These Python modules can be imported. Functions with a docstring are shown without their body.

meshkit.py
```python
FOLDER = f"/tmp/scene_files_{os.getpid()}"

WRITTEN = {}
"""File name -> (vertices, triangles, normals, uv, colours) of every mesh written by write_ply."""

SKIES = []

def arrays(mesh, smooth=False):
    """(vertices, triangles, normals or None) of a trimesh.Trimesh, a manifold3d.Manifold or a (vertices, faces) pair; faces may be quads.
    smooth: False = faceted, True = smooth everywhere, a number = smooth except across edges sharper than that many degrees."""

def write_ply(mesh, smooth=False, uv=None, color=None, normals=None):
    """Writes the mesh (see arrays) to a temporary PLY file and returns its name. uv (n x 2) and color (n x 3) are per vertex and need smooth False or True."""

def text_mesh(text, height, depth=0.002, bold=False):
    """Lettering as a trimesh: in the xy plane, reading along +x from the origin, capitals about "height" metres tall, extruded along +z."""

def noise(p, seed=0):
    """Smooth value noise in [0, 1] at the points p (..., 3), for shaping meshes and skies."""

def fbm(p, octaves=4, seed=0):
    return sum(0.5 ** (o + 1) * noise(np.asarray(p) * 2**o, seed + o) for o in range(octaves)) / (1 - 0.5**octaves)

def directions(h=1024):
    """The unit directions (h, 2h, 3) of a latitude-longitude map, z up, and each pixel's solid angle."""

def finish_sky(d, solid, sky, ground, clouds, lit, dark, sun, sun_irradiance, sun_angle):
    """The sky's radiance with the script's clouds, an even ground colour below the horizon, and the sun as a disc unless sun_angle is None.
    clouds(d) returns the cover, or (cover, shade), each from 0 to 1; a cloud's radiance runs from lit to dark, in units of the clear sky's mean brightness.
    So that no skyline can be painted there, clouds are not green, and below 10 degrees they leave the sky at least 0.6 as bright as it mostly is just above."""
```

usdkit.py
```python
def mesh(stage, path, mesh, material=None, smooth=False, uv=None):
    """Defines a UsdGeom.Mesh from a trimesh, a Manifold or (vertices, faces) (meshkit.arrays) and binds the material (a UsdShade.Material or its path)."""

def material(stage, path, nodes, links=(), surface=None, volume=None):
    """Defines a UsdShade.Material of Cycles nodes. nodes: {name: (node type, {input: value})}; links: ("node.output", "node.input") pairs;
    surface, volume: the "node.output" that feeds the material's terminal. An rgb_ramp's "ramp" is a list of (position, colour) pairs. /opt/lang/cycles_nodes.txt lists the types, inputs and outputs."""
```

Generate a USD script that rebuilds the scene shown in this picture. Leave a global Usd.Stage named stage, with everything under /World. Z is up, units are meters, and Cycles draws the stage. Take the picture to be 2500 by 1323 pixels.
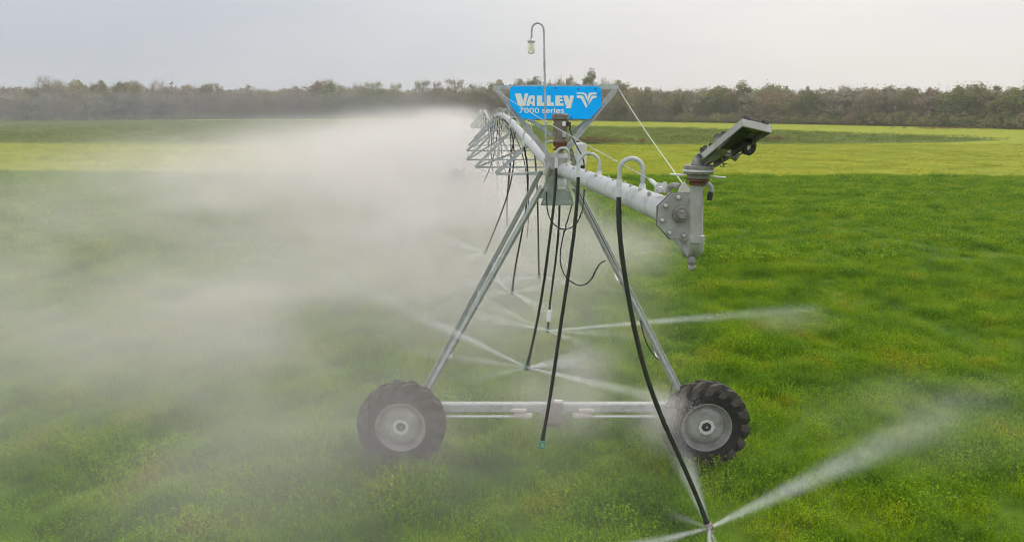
import math, random, numpy as np, trimesh, usdkit, meshkit
from pxr import Usd, UsdGeom, UsdLux, UsdShade, Gf, Sdf, Vt
from shapely.geometry import Polygon
stage = Usd.Stage.CreateInMemory()
UsdGeom.Xform.Define(stage, '/World'); UsdGeom.Scope.Define(stage, '/World/Looks')
random.seed(7); RNG = np.random.default_rng(7)
PI = math.pi

# ------------------------------------------------------------------ camera, sky, sun, exposure
F, PITCH, EYE = 1900.0, math.radians(11.77), 4.74
cam = UsdGeom.Camera.Define(stage, '/World/camera')
cam.CreateHorizontalApertureAttr(36.0); cam.CreateFocalLengthAttr(36.0 * F / 2500)
cam.CreateExposureAttr(0.3)
cam.AddTranslateOp().Set((0, 0, EYE)); cam.AddRotateXOp().Set(90 - math.degrees(PITCH))
SUN_EL, SUN_AZ = math.radians(50), math.radians(50)
dome = UsdLux.DomeLight.Define(stage, '/World/sky'); dome.CreateIntensityAttr(1.0)
sky_m = usdkit.material(stage, '/World/Looks/overcast_sky', {
    'g': ('texture_coordinate', {}),
    's': ('sky_texture', {'sky_type': 'single_scattering', 'sun_disc': False, 'sun_elevation': SUN_EL, 'sun_rotation': SUN_AZ, 'aerosol_density': 2.0}),
    'd': ('vector_math', {'math_type': 'dot_product', 'vector2': (math.sin(SUN_AZ), math.cos(SUN_AZ), 0.0)}),
    'r': ('map_range', {'range_type': 'smoothstep', 'from_min': 0.25, 'from_max': 0.95, 'to_min': 0.0, 'to_max': 1.0, 'clamp': True}),
    'mp': ('mapping', {'scale': (1.6, 1.6, 7.0)}),
    'n': ('noise_texture', {'scale': 1.6, 'detail': 4.0, 'roughness': 0.55}),
    'nr': ('map_range', {'from_min': 0.3, 'from_max': 0.7, 'to_min': -0.16, 'to_max': 0.16, 'clamp': True}),
    'ad': ('math', {'math_type': 'add', 'use_clamp': True}),
    'c': ('mix_color', {'a': (4.45, 4.7, 5.1), 'b': (6.9, 6.65, 6.3), 'use_clamp': False}),
    'sp': ('separate_xyz', {}), 'up': ('math', {'math_type': 'maximum', 'value2': 0.0}), 'lum': ('math', {'math_type': 'multiply_add', 'value2': 1.6, 'value3': 1.0}),   # an overcast sky brightens evenly towards the zenith
    'cl': ('vector_math', {'math_type': 'scale'}),
    'mx': ('mix_color', {'fac': 0.93, 'use_clamp': False}),
    'bg': ('background_shader', {'strength': 0.09})},
    [('g.generated', 'd.vector1'), ('d.value', 'r.value'), ('g.generated', 'mp.vector'), ('mp.vector', 'n.vector'), ('n.fac', 'nr.value'),
     ('r.result', 'ad.value1'), ('nr.result', 'ad.value2'), ('ad.value', 'c.fac'), ('s.color', 'mx.a'), ('g.generated', 'sp.vector'), ('sp.z', 'up.value1'), ('up.value', 'lum.value1'), ('c.result', 'cl.vector1'), ('lum.value', 'cl.scale'), ('cl.vector', 'mx.b'), ('mx.result', 'bg.color')], surface='bg.background')
UsdShade.MaterialBindingAPI.Apply(dome.GetPrim()).Bind(sky_m)
dome.GetPrim().SetCustomDataByKey('kind', 'structure')
sun = UsdLux.DistantLight.Define(stage, '/World/sun'); sun.CreateIntensityAttr(0.4); sun.CreateAngleAttr(40.0); sun.CreateNormalizeAttr(True)
sun.CreateColorAttr((1.0, 0.96, 0.9))
sun.AddRotateZOp().Set(-math.degrees(SUN_AZ)); sun.AddRotateXOp().Set(-(90 - math.degrees(SUN_EL)))

# ------------------------------------------------------------------ helpers
def P(u, v, Y):
    """The point at distance Y in front of the camera's stand that the photograph shows at pixel (u, v)."""
    dx, dv = (u - 1250) / F, (v - 661.5) / F
    t = Y / (math.cos(PITCH) - dv * math.sin(PITCH))
    return np.array([dx * t, Y, EYE - t * (math.sin(PITCH) + dv * math.cos(PITCH))])

used, origin = {}, {}
def numbered(parent, name):
    k = (parent, name); n = used.get(k, 0); used[k] = n + 1
    return f'{parent}/{name}' + (f'_{n:03d}' if n else '')

def say(prim, label=None, cat=None, group=None, kind=None):
    for k, v in (('label', label), ('category', cat), ('group', group), ('kind', kind)):
        if v: prim.SetCustomDataByKey(k, v)
    return prim

def thing(name, label, cat, loc=(0, 0, 0), group=None, kind=None):
    path = numbered('/World', name)
    x = UsdGeom.Xform.Define(stage, path); x.AddTranslateOp().Set(Gf.Vec3d(*map(float, loc)))
    origin[path] = np.asarray(loc, float)
    return say(x.GetPrim(), label, cat, group, kind)

def obj(name, mesh, material, parent=None, smooth=32, label=None, cat=None, group=None, kind=None):
    """One mesh prim in world coordinates under parent (or /World)."""
    pp = str(parent.GetPath()) if parent is not None else '/World'
    path = numbered(pp, name)
    o = origin.get(pp, np.zeros(3)); origin[path] = o
    v, f = mesh.get() if isinstance(mesh, MB) else mesh
    m = usdkit.mesh(stage, path, (np.asarray(v, float) - o, f), material, smooth=smooth)
    return say(m.GetPrim(), label, cat, group, kind)

class MB:
    def __init__(s): s.v, s.f, s.n = [], [], 0
    def add(s, v, f):
        v = np.asarray(v, float); f = np.asarray(f, int)
        if f.shape[1] == 4: f = np.vstack([f[:, [0, 1, 2]], f[:, [0, 2, 3]]])
        s.v.append(v); s.f.append(f + s.n); s.n += len(v); return s
    def tm(s, m): return s.add(m.vertices, m.faces)
    def get(s): return np.vstack(s.v), np.vstack(s.f)
    def tube(s, pts, r, sides=10, cap=True):
        p = np.asarray(pts, float); n = len(p); t = np.gradient(p, axis=0); t /= np.linalg.norm(t, axis=1, keepdims=True) + 1e-12
        a = np.cross(t[0], [0, 0, 1.0] if abs(t[0][2]) < .9 else [1.0, 0, 0]); a /= np.linalg.norm(a)
        A = []
        for i in range(n):
            a = a - t[i] * (a @ t[i]); a /= np.linalg.norm(a) + 1e-12; A.append(a.copy())
        A = np.array(A); B = np.cross(t, A); ang = np.arange(sides) * 2 * PI / sides
        R = np.broadcast_to(r, (n,))[:, None, None]
        v = (p[:, None] + R * (np.cos(ang)[None, :, None] * A[:, None] + np.sin(ang)[None, :, None] * B[:, None])).reshape(-1, 3)
        i, j = np.meshgrid(np.arange(n - 1), np.arange(sides), indexing='ij')
        q = np.stack([i * sides + j, i * sides + (j + 1) % sides, (i + 1) * sides + (j + 1) % sides, (i + 1) * sides + j], -1).reshape(-1, 4)
        f = np.vstack([q[:, [0, 1, 2]], q[:, [0, 2, 3]]])
        if cap:
            v = np.vstack([v, p[:1], p[-1:]]); c0, c1 = n * sides, n * sides + 1; k = np.arange(sides)
            f = np.vstack([f, np.stack([np.full(sides, c0), (k + 1) % sides, k], 1), np.stack([np.full(sides, c1), (n - 1) * sides + k, (n - 1) * sides + (k + 1) % sides], 1)])
        return s.add(v, f)
    def frame(s, p0, p1, up):
        p0, p1 = np.asarray(p0, float), np.asarray(p1, float); x = p1 - p0; L = np.linalg.norm(x); x /= L
        u = np.asarray(up, float); u = u - x * (u @ x); u /= np.linalg.norm(u); return p0, x, np.cross(u, x), u, L
    def prism(s, p0, p1, poly, up=(0, 0, 1)):
        """poly (a, b) cross-section extruded from p0 to p1; b runs along up."""
        o, x, a, b, L = s.frame(p0, p1, up)
        m = trimesh.creation.extrude_polygon(Polygon(poly), L, engine='earcut'); w = m.vertices
        return s.add(o + w[:, :1] * a + w[:, 1:2] * b + w[:, 2:] * x, m.faces)
    def bar(s, p0, p1, w, h, up=(0, 0, 1), c=0.0):
        c = c or min(w, h) * .12; a, b = w / 2, h / 2
        return s.prism(p0, p1, [(-a + c, -b), (a - c, -b), (a, -b + c), (a, b - c), (a - c, b), (-a + c, b), (-a, b - c), (-a, -b + c)], up)
    def angle(s, p0, p1, w, t, up=(0, 0, 1), flip=1):
        return s.prism(p0, p1, [(0, 0), (flip * w, 0), (flip * w, t), (flip * t, t), (flip * t, w), (0, w)][::flip], up)
    def lathe(s, c, axis, prof, sides=28, up=(0, 0, 1)):
        """prof: (radius, along axis) pairs."""
        ax = np.asarray(axis, float); ax /= np.linalg.norm(ax); u = np.asarray(up, float)
        if abs(ax @ u) > .95: u = np.array([1.0, 0, 0])
        a = np.cross(ax, u); a /= np.linalg.norm(a); b = np.cross(ax, a); ang = np.arange(sides) * 2 * PI / sides
        pr = np.asarray(prof, float); ring = np.cos(ang)[:, None] * a + np.sin(ang)[:, None] * b
        v = (np.asarray(c, float) + pr[:, None, :1] * ring[None] + pr[:, None, 1:] * ax).reshape(-1, 3); n = len(pr)
        i, j = np.meshgrid(np.arange(n - 1), np.arange(sides), indexing='ij')
        q = np.stack([i * sides + j, (i + 1) * sides + j, (i + 1) * sides + (j + 1) % sides, i * sides + (j + 1) % sides], -1).reshape(-1, 4)
        return s.add(v, q)
    def poly(s, pts, thick, push=(0, 1, 0)):
        """A flat plate: outline pts (3-D, coplanar), given thickness along push."""
        p = np.asarray(pts, float); d = np.asarray(push, float); d /= np.linalg.norm(d)
        x = p[1] - p[0]; x /= np.linalg.norm(x); y = np.cross(d, x); q = np.stack([(p - p[0]) @ x, (p - p[0]) @ y], 1)
        pg = Polygon(q); pg = pg if pg.is_valid else pg.buffer(0)
        m = trimesh.creation.extrude_polygon(pg, thick, engine='earcut'); w = m.vertices
        return s.add(p[0] + w[:, :1] * x + w[:, 1:2] * y + w[:, 2:] * d, m.faces)
    def hexbolt(s, c, axis, r=.012, h=.009):
        return s.lathe(c, axis, [(0, h), (r * .8, h), (r, h * .7), (r, 0)], 6)

def bez(*p, n=14):
    p = np.array(p, float); t = np.linspace(0, 1, n)[:, None]; k = len(p) - 1
    return sum(math.comb(k, i) * t**i * (1 - t)**(k - i) * p[i] for i in range(k + 1))
def spline(pts, n=24):
    p = np.array(pts, float); d = np.r_[0, np.cumsum(np.linalg.norm(np.diff(p, axis=0), axis=1))]
    from scipy.interpolate import CubicSpline
    return CubicSpline(d, p)(np.linspace(0, d[-1], n))

def mat(name, c, c2=None, rough=.55, metal=0.0, scale=9.0, bump=0.0, spec=.5, coords='geometry.position', lo=.35, hi=.65, detail=4.0, bdist=.01, extra=None):
    nodes = {'geometry': ('geometry', {}), 'n': ('noise_texture', {'scale': scale, 'detail': detail, 'roughness': .6}),
             'r': ('map_range', {'range_type': 'smoothstep', 'from_min': lo, 'from_max': hi, 'to_min': 0., 'to_max': 1., 'clamp': True}),
             'm': ('mix_color', {'a': c, 'b': c2 or c}), 'p': ('principled_bsdf', {'roughness': rough, 'metallic': metal, 'specular_ior_level': spec})}
    links = [(coords, 'n.vector'), ('n.fac', 'r.value'), ('r.result', 'm.fac'), ('m.result', 'p.base_color')]
    if bump:
        nodes['b'] = ('bump', {'strength': bump, 'distance': bdist}); links += [('n.fac', 'b.height'), ('b.normal', 'p.normal')]
    return usdkit.material(stage, '/World/Looks/' + name, nodes, links, surface='p.BSDF')

M = {}
M['steel'] = mat('galvanised_steel', (.33, .34, .325), (.43, .44, .42), .5, .25, 14, .05)
M['pipe'] = mat('galvanised_pipe', (.44, .445, .425), (.29, .29, .265), .5, .2, 9, .1, lo=.46, hi=.72)
M['plate'] = mat('weathered_plate', (.36, .36, .33), (.29, .285, .25), .6, .15, 10, .08)
M['dull'] = mat('dull_casting', (.17, .16, .135), (.29, .28, .25), .6, .2, 26, .2)
M['gusset'] = mat('painted_gusset', (.27, .31, .28), (.32, .35, .31), .6, .1, 8)
M['cable'] = mat('cable_wire', (.52, .52, .42), None, .5, .2)
M['bright'] = mat('bright_fitting', (.62, .62, .60), (.5, .5, .48), .4, .3, 30)
M['rubber'] = mat('hose_rubber', (.012, .014, .010), (.022, .022, .016), .42, 0, 18, .05)
M['tyre'] = mat('shaded_tyre_rubber', (.012, .0115, .010), (.026, .023, .018), .85, 0, 12, .25, spec=.2)  # carcass colour darkened to carry the shade in the lug gaps
M['lug'] = mat('worn_lit_lug_rubber', (.055, .049, .041), (.085, .075, .06), .8, 0, 16, .3, spec=.2)  # lighter for dusty wear and for the light on the lug faces
M['rim'] = mat('rim_paint', (.30, .295, .275), (.20, .19, .165), .5, .2, 6, .05)
M['black'] = mat('black_plastic', (.012, .012, .012), (.025, .025, .022), .5)
M['motor'] = mat('motor_paint', (.125, .10, .075), (.165, .135, .105), .5, 0, 20, .1)
M['rust'] = mat('rusty_casting', (.17, .065, .028), (.11, .06, .035), .8, 0, 40, .4)
M['white'] = mat('white_plastic', (.72, .69, .65), (.66, .63, .59), .45, 0, 6)
M['pinkish'] = mat('faded_guard', (.50, .43, .38), (.44, .39, .35), .6, 0, 10)
M['bronze'] = mat('bronze_nozzle', (.20, .15, .11), (.28, .24, .19), .5, .3, 40)
M['teal'] = mat('teal_nozzle', (.05, .17, .15), (.07, .22, .19), .4)
M['sign_blue'] = mat('sign_blue_paint', (.001, .44, 1.0), (.002, .40, .96), .5, 0, 5, spec=.15)
M['sign_white'] = mat('sign_lettering', (.80, .78, .70), (.72, .71, .62), .5, 0, 40)
M['dark_edge'] = mat('gasket', (.03, .03, .028), None, .7)
M['glass'] = usdkit.material(stage, '/World/Looks/lamp_glass', {'f': ('fresnel', {'IOR': 1.35}), 't': ('transparent_bsdf', {'color': (.93, .92, .84)}), 'g': ('glossy_bsdf', {'color': (.9, .9, .85), 'roughness': .08}),
    'x': ('mix_closure', {}), 'd': ('diffuse_bsdf', {'color': (.75, .73, .6)}), 'y': ('mix_closure', {'fac': .35})},
    [('f.fac', 'x.fac'), ('t.BSDF', 'x.closure1'), ('g.BSDF', 'x.closure2'), ('x.closure', 'y.closure1'), ('d.BSDF', 'y.closure2')], surface='y.closure')
M['bulb'] = mat('bulb_glass', (.75, .72, .5), None, .3)

def leafy(name, cols, scale, trans=.3, lo=.3, hi=.7, fine=None, rough=.7, spec=.06, isl=.75, cell=34.0):
    """Foliage whose tone drifts over the ground: cols are ramp stops."""
    nodes = {'g': ('geometry', {}), 'n': ('noise_texture', {'scale': scale, 'detail': 3.0, 'roughness': .55}),
             'n2': ('noise_texture', {'scale': fine or scale * 14, 'detail': 2.0}),
             'q': ('math', {'math_type': 'multiply_add', 'value2': .28, 'value3': -.14}), 'isl': ('math', {'math_type': 'multiply_add', 'value2': isl, 'value3': 1.02 - isl / 2}), 'tone': ('vector_math', {'math_type': 'scale'}), 'vo': ('voronoi_texture', {'scale': cell}), 'vs': ('separate_color', {}), 'ad': ('math', {'math_type': 'add'}),
             'r': ('map_range', {'from_min': lo, 'from_max': hi, 'to_min': 0., 'to_max': 1., 'clamp': True}), 'c': ('rgb_ramp', {'ramp': cols}),
             'p': ('principled_bsdf', {'roughness': rough, 'specular_ior_level': spec}), 't': ('translucent_bsdf', {}), 'x': ('mix_closure', {'fac': trans})}
    return usdkit.material(stage, '/World/Looks/' + name, nodes, [('g.position', 'n.vector'), ('g.position', 'n2.vector'), ('n2.fac', 'q.value1'), ('q.value', 'ad.value1'), ('n.fac', 'ad.value2'),
        ('ad.value', 'r.value'), ('r.result', 'c.fac'), ('g.position', 'vo.vector'), ('vo.color', 'vs.color'), ('vs.r', 'isl.value1'), ('c.color', 'tone.vector1'), ('isl.value', 'tone.scale'), ('tone.vector', 'p.base_color'), ('tone.vector', 't.color'), ('p.BSDF', 'x.closure1'), ('t.BSDF', 'x.closure2')], surface='x.closure')

# ------------------------------------------------------------------ ground and fields
GREEN = [(0, (.075, .155, .004)), (.35, (.122, .235, .004)), (.65, (.182, .295, .004)), (.88, (.238, .305, .006)), (1, (.265, .25, .016))]
YELLOW = [(0, (.235, .285, .003)), (.5, (.285, .315, .006)), (1, (.345, .345, .008))]
OVAL = [(0, (.09, .13, .012)), (.5, (.128, .172, .016)), (1, (.17, .195, .024))]
M['meadow'] = leafy('meadow_grass', GREEN, .9, .3)
M['meadow_ground'] = leafy('meadow_soil', [(0, (.035, .08, .003)), (.5, (.065, .125, .003)), (1, (.10, .14, .006))], .9, 0., fine=25, isl=0.)
M['yellow'] = leafy('yellow_grass', YELLOW, .18, .25, fine=3.0, isl=.35, cell=4.0)
M['oval'] = leafy('dark_crop', OVAL, .12, .25, fine=2.0, isl=.4, cell=3.0)

def line_x(Y): return 1.04 - .0495 * Y          # where the irrigation line stands at distance Y

def grid_sheet(x0, x1, y0, y1, nx, ny, amp=.0):
    X, Y = np.meshgrid(np.linspace(x0, x1, nx), y0 + (y1 - y0) * np.linspace(0, 1, ny)**2)
    Z = amp * (meshkit.fbm(np.stack([X * .35, Y * .35, X * 0], -1), 3, 3) - .6)
    i, j = np.meshgrid(np.arange(ny - 1), np.arange(nx - 1), indexing='ij')
    q = np.stack([i * nx + j, i * nx + j + 1, (i + 1) * nx + j + 1, (i + 1) * nx + j], -1).reshape(-1, 4)
    return np.stack([X, Y, Z], -1).reshape(-1, 3), np.vstack([q[:, [0, 1, 2]], q[:, [0, 2, 3]]])
obj('ground', grid_sheet(-900, 900, -60, 2600, 180, 260, .05), M['meadow_ground'], smooth=True, kind='structure')

def rough_outline(pts, step, amp, seed):
    p = np.array(list(pts) + [pts[0]], float); out = []
    for a, b in zip(p[:-1], p[1:]):
        n = max(1, int(np.linalg.norm(b - a) / step)); out += [a + (b - a) * k / n for k in range(n)]
    out = np.array(out); q = np.c_[out * .13, np.zeros(len(out))]
    return out + amp * np.stack([meshkit.fbm(q, 3, seed) - .5, meshkit.fbm(q, 3, seed + 9) - .5], 1) * 2
def field(name, pts, z, m, step=2.0, amp=1.0, seed=1):
    pg = Polygon(rough_outline(pts, step, amp, seed)).buffer(0)
    pg = max(getattr(pg, 'geoms', [pg]), key=lambda g: g.area)
    t = trimesh.creation.extrude_polygon(pg, z, engine='earcut')
    obj(name, (t.vertices, t.faces), m, smooth=False, kind='structure'); return pg
yellow_pg = field('yellow_field', [(-300, 62), (-60, 60.5), (-20, 59), (0, 56), (30, 55.5), (120, 55), (320, 57), (320, 400), (-300, 400)], .02, M['yellow'], 2, 1.2, 2)
oval_pg = field('dark_crop_field', [(-300, 126), (-170, 119), (-90, 113), (-45, 107), (-20, 106), (20, 105.5), (45, 107.5), (63, 112), (75, 121), (74, 133), (66, 150), (58, 168), (42, 190), (15, 208), (-12, 236), (-45, 290), (-90, 345), (-300, 345)], .04, M['oval'], 2, 1.6, 5)

def tuft(seed, n, rad, h0, h1, wide, kind):
    g = np.random.default_rng(seed); V, Fc = [], []; k = 0
    for i in range(n):
        a, r = g.uniform(0, 2 * PI), rad * math.sqrt(g.uniform()); x, y = r * math.cos(a), r * math.sin(a)
        h = g.uniform(h0, h1); d = g.uniform(0, 2 * PI); lean = g.uniform(.15, .95) * h; w = wide * g.uniform(.6, 1.3)
        dx, dy = math.cos(d), math.sin(d); px, py = -dy * w / 2, dx * w / 2
        if kind == 'blade':
            V += [(x - px, y - py, 0), (x + px, y + py, 0), (x + dx * lean * .4 - px, y + dy * lean * .4 - py, h * .65), (x + dx * lean * .4 + px, y + dy * lean * .4 + py, h * .65), (x + dx * lean, y + dy * lean, h * g.uniform(.75, 1.0))]
            Fc += [(k, k + 1, k + 3), (k, k + 3, k + 2), (k + 2, k + 3, k + 4)]; k += 5
        else:                                                   # leaflet held at height h
            t = g.uniform(-.5, .6); L = w * 2.2
            c = np.array([x, y, h]); e = np.array([dx, dy, t]) * L; s = np.array([px, py, g.uniform(-.3, .3) * w]) * 1.6
            V += [c, c + e * .5 + s, c + e, c + e * .5 - s]; Fc += [(k, k + 1, k + 2), (k, k + 2, k + 3)]; k += 4
    return np.array(V, float), np.array(Fc)
def both(a, b): return np.vstack([a[0], b[0]]), np.vstack([a[1], b[1] + len(a[0])])

def instancer(name, protos, material, pts, scales, angles, label, cat=None, tilt=None):
    path = numbered('/World', name); pi = UsdGeom.PointInstancer.Define(stage, path); paths = []
    for k, pr in enumerate(protos):
        pp = f'{path}/clump' + (f'_{k:03d}' if k else '')
        usdkit.mesh(stage, pp, pr, material if not isinstance(material, list) else material[k], smooth=False); paths.append(pp)
    pi.CreatePrototypesRel().SetTargets([Sdf.Path(p) for p in paths])
    n = len(pts); pi.CreatePositionsAttr(Vt.Vec3fArray.FromNumpy(np.asarray(pts, np.float32)))
    pi.CreateProtoIndicesAttr(Vt.IntArray.FromNumpy(RNG.integers(0, len(protos), n).astype(np.int32)))
    sc = np.asarray(scales, np.float32); sc = np.repeat(sc[:, None], 3, 1) if sc.ndim == 1 else sc
    pi.CreateScalesAttr(Vt.Vec3fArray.FromNumpy(sc))
    pi.CreateOrientationsAttr(Vt.QuathArray([Gf.Quath(float(math.cos(a / 2)), 0.0, 0.0, float(math.sin(a / 2))) for a in angles]))
    return say(pi.GetPrim(), label, cat, None, 'stuff')

def scatter(y0, y1, per_m2, half=.70, pad=1.5):
    """Random ground points in the wedge that the camera sees between y0 and y1."""
    n = int(per_m2 * (half * (y1**2 - y0**2) + 2 * pad * (y1 - y0))); y = np.sqrt(RNG.uniform(y0**2, y1**2, n)); return np.stack([RNG.uniform(-1, 1, n) * (half * y + pad), y, np.zeros(n)], 1)
def clumpy(p, sc, seed, keep=.45, amp=.55):
    d = meshkit.fbm(np.c_[p[:, :2] * sc, np.zeros(len(p))], 3, seed); return d
P_near = [both(tuft(10 + k, 24, .17, .07, .25, .0065, 'blade'), tuft(40 + k, 34, .17, .03, .17, .0095, 'leaf')) for k in range(7)]
P_leafy = [both(tuft(60 + k, 6, .15, .07, .2, .008, 'blade'), tuft(80 + k, 50, .17, .03, .18, .0115, 'leaf')) for k in range(4)]
pn = scatter(6.6, 24, 48); d = clumpy(pn, .8, 4)
instancer('grass', P_near + P_leafy, M['meadow'], pn, RNG.uniform(.7, 1.25, len(pn)) * (.74 + .7 * np.clip(d - .3, 0, 1) / .5), RNG.uniform(0, 2 * PI, len(pn)), 'thick green meadow grass and clover under the irrigation machine', 'grass')
P_mid = [both(tuft(110 + k, 30, .36, .06, .24, .016, 'blade'), tuft(140 + k, 34, .36, .03, .18, .024, 'leaf')) for k in range(5)]
pm = scatter(24, 59, 9.5); d = clumpy(pm, .5, 4)
from shapely import contains_xy
keep = ~contains_xy(yellow_pg, pm[:, 0], pm[:, 1]); pm, d = pm[keep], d[keep]
instancer('meadow_grass', P_mid, M['meadow'], pm, RNG.uniform(.7, 1.3, len(pm)) * (.74 + .7 * np.clip(d - .3, 0, 1) / .5), RNG.uniform(0, 2 * PI, len(pm)), 'green meadow grass reaching from mid field to the yellow strip', 'grass')
P_far = [tuft(170 + k, 44, .9, .08, .30, .055, 'leaf') for k in range(3)]
py = scatter(54, 108, .9); py = py[contains_xy(yellow_pg, py[:, 0], py[:, 1]) & ~contains_xy(oval_pg, py[:, 0], py[:, 1])]; py[:, 2] = .0
instancer('yellow_grass', P_far, M['yellow'], py, np.stack([np.ones(len(py)), np.ones(len(py)), RNG.uniform(.3, .7, len(py))], 1), RNG.uniform(0, 6, len(py)), 'short yellow green grass of the strip beyond the dark meadow', 'grass')
po = scatter(104, 300, .36, .72); po = po[contains_xy(oval_pg, po[:, 0], po[:, 1])]; po[:, 2] = .02
instancer('dark_crop', P_far, M['oval'], po, np.stack([1.4 * np.ones(len(po)), 1.4 * np.ones(len(po)), RNG.uniform(.8, 1.9, len(po))], 1), RNG.uniform(0, 6, len(po)), 'low dark green crop filling the oval field before the wood', 'crop')
M['dry'] = leafy('dry_grass', [(0, (.10, .05, .02)), (.5, (.17, .10, .035)), (1, (.20, .16, .05))], .8, .2)
pd = []
for (u, v, w, n) in ((1880, 346, 60, 60), (1470, 351, 90, 70), (2330, 318, 110, 60), (1440, 350, 40, 30)):
    a = math.atan((v - 661.5) / F) + PITCH; Y = EYE / math.tan(a); c = P(u, v, Y)
    for k in range(n): pd.append((c[0] + RNG.normal() * w / 2 * Y / F, Y + RNG.normal() * 1.6, .15))
instancer('dry_grass', [tuft(300 + k, 40, .7, .2, .6, .09, 'leaf') for k in range(3)], M['dry'], pd, RNG.uniform(.6, 1.1, len(pd)), RNG.uniform(0, 6, len(pd)), 'brown dead grass patches along the edges of the far fields', 'dry grass')
# ------------------------------------------------------------------ the wood behind the fields
TREE_TONES = {'olive': [(0, (0.139, 0.131, 0.048)), (.5, (0.229, 0.214, 0.086)), (1, (0.309, 0.287, 0.121))],
              'grey': [(0, (0.181, 0.162, 0.106)), (.5, (0.267, 0.235, 0.157)), (1, (0.331, 0.298, 0.202))],
              'brown': [(0, (0.181, 0.136, 0.076)), (.5, (0.277, 0.209, 0.116)), (1, (0.341, 0.261, 0.147))],
              'green': [(0, (0.096, 0.115, 0.030)), (.5, (0.165, 0.188, 0.050)), (1, (0.234, 0.251, 0.081))],
              'rust': [(0, (0.118, 0.052, 0.026)), (.5, (0.181, 0.089, 0.040)), (1, (0.213, 0.115, 0.050))]}
for k, c in TREE_TONES.items(): M['tree_' + k] = leafy('foliage_' + k, c, .10, .25, .25, .75, fine=.9, isl=.4, cell=1.2)
M['bark'] = mat('bark', (.085, .075, .06), (.13, .12, .10), .85, 0, 3)

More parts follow.
